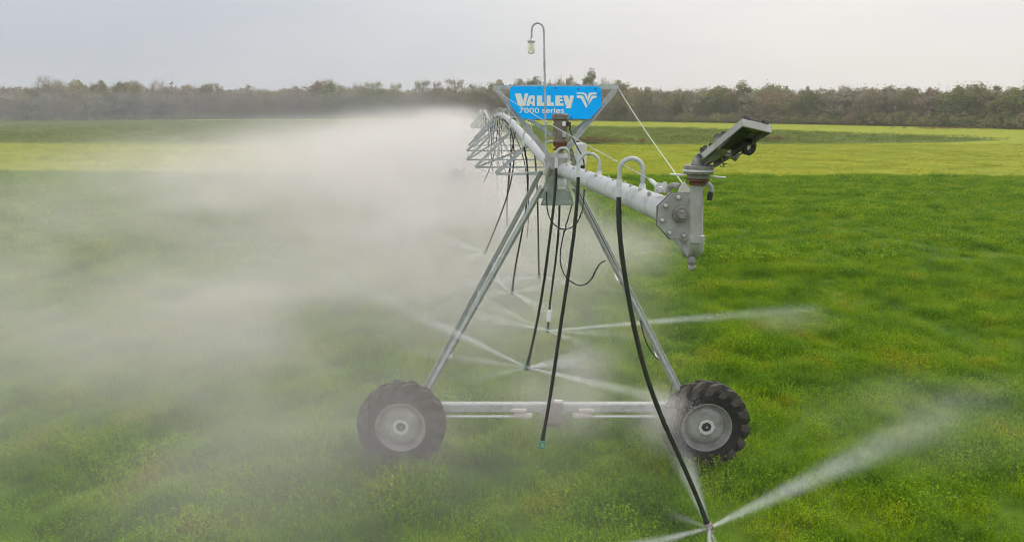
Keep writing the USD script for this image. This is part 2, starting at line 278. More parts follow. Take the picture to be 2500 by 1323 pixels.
def make_tree(seed, rx, z0, n_clump, n_leaf, leaf, bare=False, forks=7, shape=1.0):
    """A unit-high tree: (trunk and limbs, crown)."""
    g = np.random.default_rng(seed); T = MB()
    bend = g.normal(0, .02, 2); top = np.array([bend[0], bend[1], .82])
    T.tube([(0, 0, -.02), (bend[0] * .3, bend[1] * .3, .35), top * [.7, .7, .85], top], [.022, .016, .010, .004], 6, False)
    ends = []
    for k in range(forks):
        h = z0 + (.72 - z0) * (k + g.uniform(0, .8)) / forks; a = k * 2.4 + g.uniform(-.5, .5); L = rx * g.uniform(.7, 1.05) * (1 if h < .55 else .75)
        p0 = np.array([bend[0] * h, bend[1] * h, h]); p2 = p0 + [math.cos(a) * L, math.sin(a) * L, g.uniform(.10, .26)]; p1 = (p0 + p2) / 2 + [0, 0, -.03]
        T.tube([p0, p1, p2], [.009, .006, .0025], 4, False); ends += [p2, (p1 + p2) / 2]
        for j in range(3 if not bare else 6):
            q = p1 + (p2 - p1) * g.uniform(0, 1); e = q + g.normal(0, .06, 3) + [0, 0, .07]; T.tube([q, e], [.0035, .0012], 3, False); ends.append(e)
    V, Fc = [], []; cz = (z0 + 1) / 2; rz = (1 - z0) / 2
    C = []
    for k in range(n_clump):
        d = g.normal(0, 1, 3); d /= np.linalg.norm(d); r = g.uniform(.45, 1) ** .6
        c = np.array([d[0] * rx * r, d[1] * rx * r, cz + d[2] * rz * r * .93]); s = 1 - shape * .25 * max(0, (c[2] - cz) / rz); c[:2] *= s; C.append(c)
    if bare: C = [C[i] if g.uniform() < .35 else ends[g.integers(len(ends))] for i in range(n_clump)]
    k = 0
    for c in C:
        R = g.uniform(.05, .10) * (rx / .28)
        for _ in range(n_leaf):
            p = c + g.normal(0, R * .5, 3) * [1, 1, .8]
            if bare:
                e = np.array([g.normal(), g.normal(), abs(g.normal()) + .4]); e /= np.linalg.norm(e); e *= leaf * 4; s = np.cross(e, g.normal(0, 1, 3)); s *= .07 * leaf * 4 / (np.linalg.norm(s) + 1e-9) * .5
                V += [p - s, p + s, p + e]; Fc.append((k, k + 1, k + 2)); k += 3
            else:
                a, b = g.normal(0, 1, 3), g.normal(0, 1, 3); a *= leaf / np.linalg.norm(a); b -= a * (a @ b) / (a @ a); b *= leaf * .7 / np.linalg.norm(b)
                V += [p - a, p + b, p + a, p - b]; Fc += [(k, k + 1, k + 2), (k, k + 2, k + 3)]; k += 4
    return T.get(), (np.array(V), np.array(Fc))

def base_Y(u):
    v = np.interp(u, [-600, 0, 300, 600, 1100, 1400, 1600, 1900, 2200, 2500, 3000], [303, 300, 294, 291.5, 291, 295, 298, 303, 309, 317, 328])
    return EYE / math.tan(math.atan((v - 661.5) / F) + PITCH)
def top_z(v, Y): return EYE - Y * math.tan(math.atan((v - 661.5) / F) + PITCH)
CANOPY = ([-600, 0, 200, 400, 600, 700, 800, 900, 1000, 1100, 1200, 1300, 1400, 1500, 1600, 1750, 1900, 2000, 2200, 2400, 2500, 3000],
          [214, 216, 214, 220, 219, 224, 215, 219, 223, 220, 220, 212, 211, 219, 226, 219, 217, 218, 219, 216, 216, 216])
W, Wm = [], []
for k, tone in enumerate(('olive', 'grey', 'brown', 'olive', 'green', 'grey', 'brown')):
    t, c = make_tree(500 + k, .30 + .03 * (k % 3), .06, 34, 26, .022); W.append(both(c, t)); Wm.append(M['tree_' + tone])
pts, scs = [], []
for row in range(5):
    u = -330.0
    while u < 2850:
        Y = base_Y(u) + 5 + row * 8 + random.uniform(-3, 3); X = (u - 1250) / F * Y * 1.0
        v = np.interp(u, *CANOPY) + random.gauss(-3, 7) + (10 if row == 0 else 0) * random.random(); H = top_z(v, Y)
        pts.append((X, Y, -.2)); wd = H * random.uniform(.85, 1.45); scs.append((wd, wd, H)); u += random.uniform(3.2, 5.6) * F / Y
instancer('woodland', W, Wm, pts, scs, RNG.uniform(0, 6, len(pts)), 'mixed autumn wood of olive, grey and brown crowns closing off the fields', 'wood')
# low scrub in front of it
S, Sm = [], []
for k, tone in enumerate(('olive', 'brown', 'green', 'olive')):
    t, c = make_tree(540 + k, .62, .02, 26, 24, .05, shape=.4); S.append(both(c, t)); Sm.append(M['tree_' + tone])
pts, scs = [], []
for row in range(4):
    u = 1380.0
    while u < 2900:
        Y = base_Y(u) - 1.5 + row * 4.0 + random.uniform(-1.5, 1.5); hv = np.interp(u, [1380, 1600, 1900, 2300, 2900], [280, 276, 272, 275, 280]) + random.gauss(6, 5) - row * 2
        H = max(.8, top_z(hv, Y)); pts.append(((u - 1250) / F * Y, Y, -.1)); scs.append((H, H, H)); u += random.uniform(2.0, 4.0) * F / Y
u = -330.0
while u < 1400:
    Y = base_Y(u) + random.uniform(-1, 6); H = random.uniform(1.6, 3.6); pts.append(((u - 1250) / F * Y, Y, -.1)); scs.append((H * 1.3, H * 1.3, H)); u += random.uniform(1.6, 4) * F / Y
instancer('scrub', S, Sm, pts, scs, RNG.uniform(0, 6, len(pts)), 'low olive and brown scrub along the foot of the wood', 'scrub')

TALL = [  # pixel, top, width, proto, tone, label
    (20, 202, 26, 'bare', 'grey', 'thin bare grey tree at the far left end of the wood'),
    (152, 180, 66, 'bare', 'grey', 'wide bare grey tree standing highest over the left end of the wood'),
    (218, 189, 44, 'round', 'olive', 'round olive tree just right of the wide bare tree'),
    (272, 191, 46, 'round', 'olive', 'second round olive tree right of the wide bare tree, broken outline'),
    (335, 195, 70, 'wide', 'green', 'broad flat topped green tree on the left part of the wood'),
    (405, 189, 34, 'bare', 'brown', 'thin pinkish brown bare tree between the flat green tree and a narrow spike'),
    (441, 187, 13, 'spire', 'green', 'narrow green spike of a tree in the left half of the wood'),
    (468, 206, 60, 'wide', 'brown', 'low brown topped tree right of the narrow spike'),
    (532, 201, 58, 'wide', 'olive', 'wide low olive tree with a ragged top right of the spike'),
    (640, 207, 36, 'bare', 'grey', 'small bare tree at the dip in the wood left of the mist'),
    (735, 206, 40, 'round', 'grey', 'small grey green tree left of the big flat brown crown'),
    (802, 192, 60, 'wide', 'brown', 'big flat crowned brown tree above the left edge of the thick mist'),
    (885, 198, 34, 'bare', 'grey', 'bare branched tree right of the big flat brown crown'),
    (921, 191, 54, 'airy', 'olive', 'airy olive tree with sky between its limbs, left of two dark trees'),
    (975, 196, 36, 'airy', 'olive', 'open limbed tree above the mist with a forked top'),
    (1037, 187, 46, 'airy', 'green', 'layered green tree with sky showing through above the mist'),
    (1072, 190, 24, 'airy', 'brown', 'narrow brown tree between the layered green one and the tall round one'),
    (1114, 183, 54, 'airy', 'grey', 'tall round grey brown tree left of the sign frame'),
    (1165, 200, 30, 'bare', 'grey', 'bare pale tree close left of the sign frame'),
    (1217, 189, 52, 'round', 'olive', 'olive flat topped tree behind the left tip of the sign frame'),
    (1272, 187, 44, 'round', 'olive', 'olive tree above the left half of the sign'),
    (1303, 181, 40, 'round', 'green', 'taller olive green tree above the sign, behind the lamp post'),
    (1342, 190, 28, 'bare', 'brown', 'bare brown tree showing right of the lamp post'),
    (1380, 185, 50, 'wide', 'olive', 'olive tree above the right half of the sign'),
    (1435, 169, 38, 'tall', 'green', 'tall oval green tree rising highest above the right end of the sign'),
    (1472, 184, 26, 'bare', 'brown', 'bare brown tree right of the tall oval tree'),
    (1506, 190, 50, 'round', 'olive', 'olive tree behind the right tip of the sign frame'),
    (1580, 210, 40, 'round', 'grey', 'low tree at the dip right of the sign frame'),
    (1650, 212, 30, 'bare', 'grey', 'thin topped tree in the long low stretch right of the sign'),
    (1742, 203, 50, 'round', 'olive', 'rounded olive tree left of the biggest dark crown'),
    (1800, 198, 50, 'tall', 'green', 'biggest dark rounded crown on the right half of the wood'),
    (1866, 205, 60, 'wide', 'olive', 'wide olive crown right of the biggest dark crown'),
    (1950, 206, 34, 'round', 'grey', 'small grey topped tree above the end gun'),
    (2043, 203, 40, 'bare', 'grey', 'twiggy grey tree right of the end gun'),
    (2148, 203, 34, 'round', 'olive', 'round topped olive tree midway along the right part of the wood'),
    (2190, 206, 32, 'round', 'grey', 'twin topped grey tree beside the round olive one'),
    (2247, 208, 40, 'round', 'brown', 'brown crown in the right part of the wood'),
    (2342, 200, 76, 'wide', 'olive', 'broad domed olive tree near the right end of the wood'),
    (2440, 206, 34, 'round', 'olive', 'dark olive tree close to the right end of the wood'),
    (2486, 205, 34, 'round', 'grey', 'grey green tree at the right end of the wood'),
    (1062, 232, 26, 'tall', 'rust', 'rust coloured tree glowing inside the wood above the mist'),
    (1645, 236, 20, 'tall', 'rust', 'small orange tinted tree inside the wood right of the sign')]
PROTO = {'round': make_tree(701, .34, .22, 54, 44, .020), 'wide': make_tree(702, .40, .30, 64, 44, .020, shape=.2), 'tall': make_tree(703, .26, .16, 60, 46, .018),
         'airy': make_tree(704, .36, .30, 32, 44, .016, forks=10), 'bare': make_tree(705, .34, .30, 60, 18, .022, bare=True, forks=11), 'spire': make_tree(706, .12, .1, 26, 28, .016, shape=2.6)}
RXP = {'round': .34, 'wide': .40, 'tall': .26, 'airy': .36, 'bare': .34, 'spire': .12}
NAME = {'bare': 'bare_tree'}
UsdGeom.Scope.Define(stage, '/World/Looks/tree_kinds')
for k, (t, c) in PROTO.items():
    for tone in sorted({x[4] for x in TALL if x[3] == k}):
        base = f'/World/Looks/tree_kinds/{k}_{tone}'; stage.CreateClassPrim(base)
        usdkit.mesh(stage, base + '/trunk', t, M['bark'], smooth=40); usdkit.mesh(stage, base + '/crown', c, M['tree_' + tone], smooth=False)
for u, v, w, k, tone, label in TALL:
    Y = base_Y(u) + (14 if v < 225 else 3); H = top_z(v, Y); wid = w / F * Y / 2 / RXP[k] / .92
    x = thing(NAME.get(k, 'tree'), label, 'tree', ((u - 1250) / F * Y, Y, 0), 'tall trees of the wood')
    xf = UsdGeom.Xformable(x); xf.AddRotateZOp().Set(random.uniform(0, 360)); xf.AddScaleOp().Set(Gf.Vec3f(max(wid, .35 * H), max(wid, .35 * H), H))
    x.GetReferences().AddInternalReference(Sdf.Path(f'/World/Looks/tree_kinds/{k}_{tone}')); x.SetInstanceable(True)
# ------------------------------------------------------------------ near drive tower (local builder, so that the far towers can repeat it)
TX, TY = .555, 9.85
def wheel(parent, c):
    w = MB(); side = [(.318, -.108), (.345, -.132), (.40, -.146), (.455, -.144), (.500, -.128), (.525, -.10), (.535, -.05), (.538, 0)]
    prof = side + [(r, -y) for r, y in side[-2::-1]]
    w.lathe(c, (0, 1, 0), prof, 56); lug = MB(); n = 16
    for k in range(2 * n):                                        # slanted bar lugs of a tractor tyre
        s = -1 if k < n else 1; a0 = (k % n + (.5 if s > 0 else 0)) / n * 2 * PI; pts = []; sec = ((.150, -.03, .478), (.130, .06, .536), (.058, .20, .548), (-.012, .33, .550)); hw = .074
        for y, da, r in sec:
            for rr, wd in ((r - .025, 1.25), (r + .048 - (.010 if y > .13 else 0), .80)):
                for q in (-1, 1):
                    a = a0 + s * 0 + da + q * hw * wd; yy = s * y
                    pts.append(np.array(c) + [rr * math.sin(a), yy, rr * math.cos(a)])
        f = []
        for i in range(3):
            b, d = i * 4, i * 4 + 4
            for (x, y) in ((0, 1), (1, 3), (3, 2), (2, 0)): f += [(b + x, b + y, d + y), (b + x, d + y, d + x)]
        f += [(0, 2, 3), (0, 3, 1), (12, 13, 15), (12, 15, 14)]
        lug.add(pts, f if s > 0 else [t[::-1] for t in f])
    wp = obj('wheel', MB().lathe(c, (0, 1, 0), [(.338, -.112), (.345, -.122), (.335, -.130), (.322, -.124), (.312, -.100), (.300, -.075), (.292, -.052), (.272, -.048), (.255, -.062), (.235, -.082), (.19, -.098), (.135, -.104), (.105, -.100), (.095, -.075), (.060, -.070), (.060, .0)], 48), M['rim'], parent, smooth=40)
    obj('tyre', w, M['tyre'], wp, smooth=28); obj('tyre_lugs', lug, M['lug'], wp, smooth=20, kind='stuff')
    h = MB()
    for k in range(8):
        a = k * PI / 4 + .2; h.hexbolt(np.array(c) + [.082 * math.cos(a), -.095, .082 * math.sin(a)], (0, -1, 0), .017, .022)
    h.lathe(c, (0, 1, 0), [(.112, -.106), (.112, -.113), (.068, -.113), (.066, -.10)], 8); obj('hub_ring', h, M['bright'], wp)
    g = MB().lathe(c, (0, 1, 0), [(0, -.118), (.030, -.118), (.050, -.108), (.062, -.090), (.062, .0)], 20); obj('hub_cap', g, M['black'], wp)
    obj('hub_stud', MB().bar(np.array(c) + [-.006, -.122, -.008], np.array(c) + [.012, -.122, .012], .012, .010), M['white'], wp)
    bx = MB().bar(np.array(c) + [0, .10, 0], np.array(c) + [0, .38, 0], .17, .22); bx.lathe(np.array(c) + [0, .06, 0], (0, 1, 0), [(0, 0), (.075, 0), (.085, .02), (.085, .05)], 16)
    obj('gearbox', bx, M['dull'], parent)

def drive_tower(label, group=None):
    t = thing('drive_tower', label, 'irrigation tower', (TX, TY, 0), group); L = np.array([TX, TY, 0])
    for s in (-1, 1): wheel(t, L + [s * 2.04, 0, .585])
    b = MB().bar(L + [-1.93, .27, .72], L + [1.93, .27, .72], .115, .125); obj('base_beam', b, M['steel'], t)
    for s in (-1, 1):
        obj('drive_shaft', MB().tube([L + [s * 1.93, .16, .625], L + [s * .30, .16, .625]], .019, 8), M['bright'], t)
        g = MB().tube([L + [s * .28, .16, .635], L + [s * .47, .16, .637], L + [s * .53, .16, .637]], [.043, .043, .024], 10)
        g.tube([L + [s * .36, .17, .70], L + [s * .52, .17, .705], L + [s * .58, .17, .70]], [.036, .036, .015], 8); obj('shaft_guard', g, M['pinkish'], t)
    mo = MB().bar(L + [-.15, .18, .62], L + [.16, .18, .62], .20, .16); mo.lathe(L + [.03, .18, .68], (0, 0, 1), [(.11, 0), (.11, .13), (.095, .16), (0, .165)], 20); mo.bar(L + [-.05, .18, .53], L + [.1, .18, .53], .12, .08)
    m = obj('drive_motor', mo, M['motor'], t); obj('motor_cap', MB().bar(L + [.02, .12, .86], L + [.13, .12, .86], .05, .035), M['white'], m)
    ends = {}
    for s in (-1, 1):
        top_f, top_b = L + [s * .165 + .012, -.30, 3.78], L + [s * .15 + .0, .27, 3.93]
        bot_f, bot_b = L + [s * 1.77, .20, .78], L + [s * 1.82, .33, .78]; ends[s] = (top_f, bot_f, top_b, bot_b)
        obj('tower_leg', MB().angle(top_f, bot_f, .078, .012, (s * .5, -1, .3), 1 if s > 0 else -1), M['steel'], t)
        obj('tower_leg', MB().angle(top_b, bot_b, .068, .011, (s * .5, 1, .3), -1 if s > 0 else 1), M['steel'], t)
        for q in (.40, .52, .76):
            a, c2 = top_f + (bot_f - top_f) * q, top_b + (bot_b - top_b) * (q - .02)
            obj('leg_tie', MB().bar(a, c2, .05, .012).hexbolt(a + [0, -.02, .0], (0, -1, 0), .02, .02), M['bright'], t)
    p = lambda x, z, y=-.275: L + [x, y, z]
    gp = obj('gusset_plate', MB().poly([p(-.205, 3.57), p(.215, 3.57), p(.115, 3.90), p(-.085, 3.90)], .012), M['gusset'], t); obj('gusset_plate', MB().poly([p(-.2, 3.60, .25), p(.2, 3.60, .25), p(.1, 3.95, .25), p(-.08, 3.95, .25)], .012), M['gusset'], t)
    bo = MB()
    for x, z in ((-.15, 3.62), (.16, 3.62), (-.115, 3.75), (.125, 3.75), (-.08, 3.86), (.1, 3.86)): bo.hexbolt(p(x, z), (0, -1, 0), .014, .012)
    obj('bolt', bo, M['bright'], gp)
    for s in (-1, 1):
        for z0, yy in ((3.70, -.27), (3.85, .25)): obj('pipe_saddle', MB().bar(p(s * .10 + .01, z0, yy), p(s * .10 + .01, 4.13, yy), .075, .014, (0, 1, 0)), M['steel'], t)
    return t, ends
tower, LEG = drive_tower('near galvanised A shaped drive tower standing on two tractor tyres')
for Y, lab in ((47.0, 'second drive tower, half lost in the white mist behind the near one'), (91.0, 'farthest drive tower of the line, deep in the mist')):
    t2 = thing('drive_tower', lab, 'irrigation tower', (line_x(Y), Y, 0)); t2.GetReferences().AddInternalReference(tower.GetPath())
    UsdGeom.Xformable(t2).ClearXformOpOrder(); UsdGeom.Xformable(t2).AddTranslateOp(UsdGeom.XformOp.PrecisionDouble, 'far').Set(Gf.Vec3d(line_x(Y), Y, 0)); say(t2, lab, 'irrigation tower'); t2.SetInstanceable(True)

# ------------------------------------------------------------------ overhang pipe with its plate, goosenecks, frame and stays
A, B = P(1363, 410, 9.72), P(1660, 527, 4.35); D = (A - B) / np.linalg.norm(A - B); SIDE = np.cross(D, [0, 0, 1.0]); SIDE /= np.linalg.norm(SIDE); UPD = np.cross(SIDE, D)   # SIDE: to the right
def boom(Y): return B + (A - B) * ((Y - B[1]) / (A[1] - B[1]))
over = thing('overhang_pipe', 'pale galvanised overhang pipe reaching towards the viewer from the near tower', 'pipe', A)
obj('pipe', MB().tube([A + D * .15, A, (A + B) / 2, B + D * .02], .080, 40), M['pipe'], over, smooth=40)
def octagon(c, r, th, tilt=PI / 8, n=8):
    pts = [c + r * (math.cos(tilt + k * 2 * PI / n) * SIDE + math.sin(tilt + k * 2 * PI / n) * UPD) for k in range(n)]; return MB().poly(pts, th, D)
gk = obj('gasket', octagon(B + D * .001, .142, .012), M['dark_edge'], over)
pl = obj('end_plate', octagon(B - D * .013, .139, .0125), M['plate'], over)
obj('flange', octagon(B + D * .015, .140, .018), M['plate'], over)
for k in range(8):
    a = k * PI / 4 + .18; c = B - D * .014 + .108 * (math.cos(a) * SIDE + math.sin(a) * UPD); obj('bolt', MB().lathe(c, -D, [(.016, 0), (.016, .004)], 12).hexbolt(c, -D, .012, .018), M['bright'], pl)
c = B - D * .013 + UPD * .012 - SIDE * .003
obj('plug', MB().lathe(c, -D, [(.047, 0), (.046, .02), (.038, .028), (0, .028)], 28).hexbolt(c - D * .027 - SIDE * .004, -D, .027, .035), M['dull'], pl)
def gooseneck(parent, foot, tip_u, rise, r=.0155):
    """An inverted U tube from the top of the pipe to the hose at its left side; returns the hose end."""
    w = np.asarray(tip_u, float); f = np.asarray(foot, float); W2 = (w - f) * [1, 1, 0]; R = np.linalg.norm(W2) / 2; h = W2 / (2 * R); top = f[2] + rise - R
    pts = [f - [0, 0, .02], [f[0], f[1], top]] + [f + h * (R - R * math.cos(a)) + [0, 0, top - f[2] + R * math.sin(a)] for a in np.linspace(.25, PI - .25, 10)] + [[w[0], w[1], top], w]
    m = MB().tube(pts, r, 12); g = obj('gooseneck', m, M['pipe'], parent)
    obj('fitting', MB().tube([w + [0, 0, .09], w + [0, 0, .01]], [r * 1.35, r * 1.2], 12), M['bright'], g); obj('foot_fitting', MB().tube([f - [0, 0, .012], f + [0, 0, .03]], [r * 1.9, r * 1.3], 12), M['bright'], g); return w
GN = []
for Yg, foot, tip, rise in ((5.35, (1568, 458), (1511, 470), .205), (7.0, (1457, 420), (1412, 424), .185), (8.95, (1394, 400), (1358, 404), .185)):
    f = boom(Yg) + UPD * .078 + SIDE * .02; w = P(tip[0], tip[1], Yg); GN.append(gooseneck(over, f, w, rise, .0155 if Yg < 6 else .014))
# support frame over the tower
vl, vr, vm = P(1204, 218, 9.72), P(1511, 218, 9.72), P(1357, 404, 9.80)
fr = [('frame_arm', vl + [.02, 0, -.02], P(1344, 396, 9.74)), ('frame_arm', vr + [-.02, 0, -.02], P(1384, 372, 9.74))]
for n, a, b in fr: obj(n, MB().angle(a, b, .062, .010, (0, -1, 0.01), 1 if n and a[0] < .5 else -1), M['steel'], over)
obj('frame_bar', MB().angle(vl + [0, .012, .0], vr + [0, .012, .0], .052, .008, (0, 0, 1), 1), M['steel'], over)
for a, b in (((1252, 268), (1345, 334)), ((1458, 268), (1378, 334))): obj('frame_brace', MB().angle(P(a[0], a[1], 10.1), P(b[0], b[1], 10.15), .045, .008, (0, -1, .1)), M['steel'], over)
st1, st2 = B + D * .06 + UPD * .17 - SIDE * .01, B + D * .42 + UPD * .125 - SIDE * .03
def stay(a, b, r):
    n = 12; m = MB(); q = [a + (b - a) * k / n - np.array([0, 0, .02 * math.sin(PI * k / n)]) for k in range(n + 1)]; return m.tube(q, r, 7)
obj('stay_cable', stay(vr, P(1667, 449, 4.5), .0037), M['cable'], over)
obj('stay_cable', stay(vl, P(1586, 438, 4.85), .0036), M['steel'], over)
tb = P(1586, 438, 4.85); te = P(1606, 455, 4.72); obj('turnbuckle', MB().tube([tb, tb * .8 + te * .2, tb * .2 + te * .8, te], [.008, .013, .013, .01], 8), M['bright'], over)
br = MB().poly([P(1598, 452, 4.70), P(1606, 447, 4.70), P(1624, 449, 4.70), P(1636, 470, 4.70), P(1600, 472, 4.70)], .012); br.poly([P(1618, 446, 4.66), P(1626, 444, 4.66), P(1642, 470, 4.66), P(1632, 474, 4.66)], .014); br.hexbolt(P(1611, 462, 4.695), (0, -1, 0), .02, .02)
obj('cable_bracket', br, M['bright'], over)
obj('cable_bracket', MB().poly([P(1668, 446, 4.44), P(1673, 445, 4.44), P(1686, 462, 4.44), P(1684, 472, 4.44), P(1656, 470, 4.44), P(1660, 458, 4.44)], .012), M['cable'], over)
ep = [P(1633, 470, 4.6), P(1636, 456, 4.6), P(1645, 453, 4.58), P(1662, 457, 4.52)]; obj('elbow_pipe', MB().tube(spline(ep, 12), .018, 12), M['dull'], over)
jr = MB()
for q in (.02, .045): jr.lathe(A - D * (.10 + q), D, [(.08, 0), (.125, 0), (.125, .016), (.08, .016)], 24)
obj('joint_flange', jr, M['plate'], over)
bt = MB()
for Yb in np.arange(4.9, 9.2, .32):                                # welded sockets dotted along the top of the pipe
    c0 = boom(Yb) + UPD * .076 + SIDE * random.uniform(-.05, .03); bt.lathe(c0, (0, 0, 1), [(.013, -.01), (.013, .010), (.009, .016), (0, .016)], 10)
obj('pipe_socket', bt, M['plate'], over)
lw = [B + D * .40 - UPD * .04 + SIDE * .02, B + D * .22 - UPD * .10 + SIDE * .035, B + D * .06 - UPD * .175 + SIDE * .06, B - D * .02 - UPD * .215 + SIDE * .085]
obj('booster_line', MB().tube(spline(lw, 14), .040, 18), M['plate'], over)

# ------------------------------------------------------------------ sign: blue board, lettering, emblem
def SP(cx, cy, Y): return P(1100 + cx / 4.41, 150 + cy / 4.41, Y)
SY = 9.672
sign = thing('sign', 'bright blue panel sign with white lettering and a winged V emblem', 'sign', SP(1130, 450, SY))
out = [(640, 300), (650, 280), (672, 270), (1575, 270), (1600, 276), (1615, 294), (1622, 330), (1622, 478), (1610, 498), (1515, 604), (1490, 622), (790, 622), (765, 608), (650, 480), (639, 455)]
obj('board', MB().poly([SP(x, y, SY) for x, y in out], .006), M['sign_blue'], sign, smooth=20)
def flat(shapes, Y=SY - .003): 
    m = MB()
    for s in shapes: m.poly([SP(x, y, Y) for x, y in s], .002)
    return m
VAL = [[(693, 346), (758, 346), (783, 432), (800, 346), (838, 346), (803, 482), (727, 482)],
       [(852, 370), (908, 370), (908, 482), (880, 482), (880, 460), (858, 460), (852, 482), (812, 482), (846, 372)],
       [(930, 370), (986, 370), (986, 444), (1012, 444), (1012, 482), (930, 482)], [(1036, 370), (1078, 370), (1078, 444), (1114, 444), (1114, 482), (1036, 482)],
       [(1128, 370), (1200, 370), (1206, 396), (1172, 396), (1174, 410), (1206, 410), (1210, 432), (1176, 432), (1178, 452), (1214, 452), (1218, 482), (1128, 482)],
       [(1214, 370), (1264, 370), (1278, 425), (1290, 370), (1330, 370), (1294, 508), (1240, 508), (1250, 474), (1236, 474)]]
obj('lettering', flat(VAL), M['sign_white'], sign, smooth=False)
obj('letter_hole', flat([[(870, 402), (886, 402), (886, 434), (862, 434)]], SY - .0045), M['sign_blue'], sign, smooth=False)
tm = meshkit.text_mesh('7000 series', .06, .002, bold=True); a0, a1 = SP(740, 557, SY), SP(1224, 557, SY); bb = tm.bounds; s = (a1[0] - a0[0]) / (bb[1][0] - bb[0][0])
tv = tm.vertices - [bb[0][0], 0, 0]; obj('lettering', (np.stack([a0[0] + tv[:, 0] * s, SY - .001 - tv[:, 2], a0[2] + tv[:, 1] * .98], 1), tm.faces[:, ::-1]), M['sign_white'], sign, smooth=False)
EMB = [[(1360, 338), (1432, 338), (1462, 352), (1476, 386), (1463, 416), (1444, 366), (1424, 354), (1360, 354)],
       [(1360, 368), (1418, 368), (1432, 382), (1466, 462), (1474, 478), (1464, 502), (1455, 496), (1404, 404), (1388, 398), (1360, 398)],
       [(1570, 338), (1506, 338), (1488, 348), (1470, 420), (1478, 446), (1508, 372), (1522, 358), (1570, 358)],
       [(1570, 372), (1526, 372), (1514, 384), (1482, 462), (1486, 470), (1530, 404), (1544, 398), (1570, 398)]]
obj('emblem', flat(EMB), M['sign_white'], sign, smooth=False)
sb = MB()
for x, y in ((950, 290), (1130, 288), (1375, 298), (1560, 298), (1605, 355), (1300, 606)): sb.hexbolt(SP(x, y, SY), (0, -1, 0), .009, .006)
obj('screw', sb, M['black'], sign)

# ------------------------------------------------------------------ tower light
LY = 9.50
lp = [P(1333, 452, LY), P(1332, 300, LY), P(1328, 90, LY)]; top = P(1327.5, 75, LY); tip = P(1298, 74, LY); R = abs(top[0] - tip[0]) / 2; cc = (top + tip) / 2
arc = [cc + [R * math.cos(a), 0, R * math.sin(a) * 1.15] for a in np.linspace(0, PI, 12)]
light = thing('tower_light', 'thin bent pole lamp with a hanging glass jar above the sign', 'lamp', lp[0])
obj('pole', MB().tube(lp + arc + [P(1297.5, 96, LY)], .0115, 12), M['pipe'], light)
j = P(1297, 96, LY); hd = obj('lamp_housing', MB().lathe(j, (0, 0, -1), [(.012, -.012), (.018, 0), (.034, .012), (.044, .018), (.047, .022), (.047, .030), (.043, .032), (.043, .046), (.0, .046)], 24), M['pipe'], light)
obj('glass_jar', MB().lathe(j, (0, 0, -1), [(.041, .047), (.045, .055), (.046, .12), (.042, .145), (.030, .162), (.014, .170), (0, .171)], 24), M['glass'], light, smooth=60)
obj('bulb', MB().lathe(j, (0, 0, -1), [(.015, .047), (.016, .06), (.027, .08), (.029, .10), (.02, .125), (0, .134)], 16), M['bulb'], light)
obj('pole_clamp', MB().tube([P(1332, 394, LY), P(1332, 386, LY)], .02, 12).bar(P(1336, 430, LY + .01), P(1336, 470, LY + .01), .055, .012, (0, 1, 0)), M['steel'], light)

# ------------------------------------------------------------------ booster pump, control box
PYY = 9.30; pc = P(1367.5, 350, PYY)
pump = thing('booster_pump', 'brown capped vertical motor on a rusty pump in front of the sign', 'pump', pc); sc = 1 / 200.0
def zat(v): return P(1367, v, PYY)[2]
z = [zat(v) for v in (278, 281, 291, 293, 342, 346, 362, 372, 412)]
obj('motor_cap', MB().lathe((pc[0], PYY, 0), (0, 0, 1), [(0, z[0]), (.085, z[0]), (.098, z[0] - .01), (.099, z[2]), (.085, z[2] - .005)], 28), M['motor'], pump)
obj('motor', MB().lathe((pc[0], PYY, 0), (0, 0, 1), [(.080, z[2]), (.082, z[3]), (.078, z[4]), (.084, z[4] - .004), (.084, z[4] - .02)], 28), M['motor'], pump)
rs = MB().lathe((pc[0], PYY, 0), (0, 0, 1), [(.08, z[4] - .012), (.086, z[5]), (.084, z[5] - .015), (.066, z[5] - .02), (.060, z[6]), (.078, z[6] - .004), (.078, z[6] - .02), (.03, z[6] - .03)], 24)
for k in range(6): rs.hexbolt(np.array([pc[0] + .07 * math.cos(k * 1.047), PYY + .07 * math.sin(k * 1.047), z[5] - .012]), (0, 0, -1), .012, .04)
obj('pump_flange', rs, M['rust'], pump)
vo = MB().lathe((pc[0], PYY, 0), (0, 0, 1), [(.03, z[6]), (.045, z[7]), (.10, z[7] - .02), (.125, z[7] - .06), (.10, z[8] - .01), (.04, z[8] - .04)], 24); vo.tube([(pc[0] - .02, PYY + .05, z[8]), (pc[0] - .12, PYY + .05, z[8] + .02), (pc[0] - .15, PYY + .08, z[8] - .08)], .05, 14)
obj('pump_body', vo, M['plate'], pump)
obj('name_plate', MB().poly([P(1373, 297, PYY - .086), P(1381, 297, PYY - .086), P(1381, 308, PYY - .086), P(1373, 308, PYY - .086)], .012), M['white'], pump)
obj('name_plate', MB().poly([P(1373, 321, PYY - .086), P(1382, 321, PYY - .086), P(1382, 335, PYY - .086), P(1373, 335, PYY - .086)], .012), M['plate'], pump)
obj('junction_box', MB().bar(P(1384, 304, PYY - .03), P(1393, 304, PYY - .03), .05, .05), M['black'], pump)
obj('motor_cable', MB().tube(spline([P(1391, 303, PYY - .03), P(1394, 325, PYY - .06), P(1404, 350, PYY - .1), P(1421, 382, PYY - .12), P(1426, 410, PYY - .1)], 20), .0075, 8).tube([P(1421, 404, PYY - .1), P(1421, 414, PYY - .1)], .02, 8), M['black'], pump)
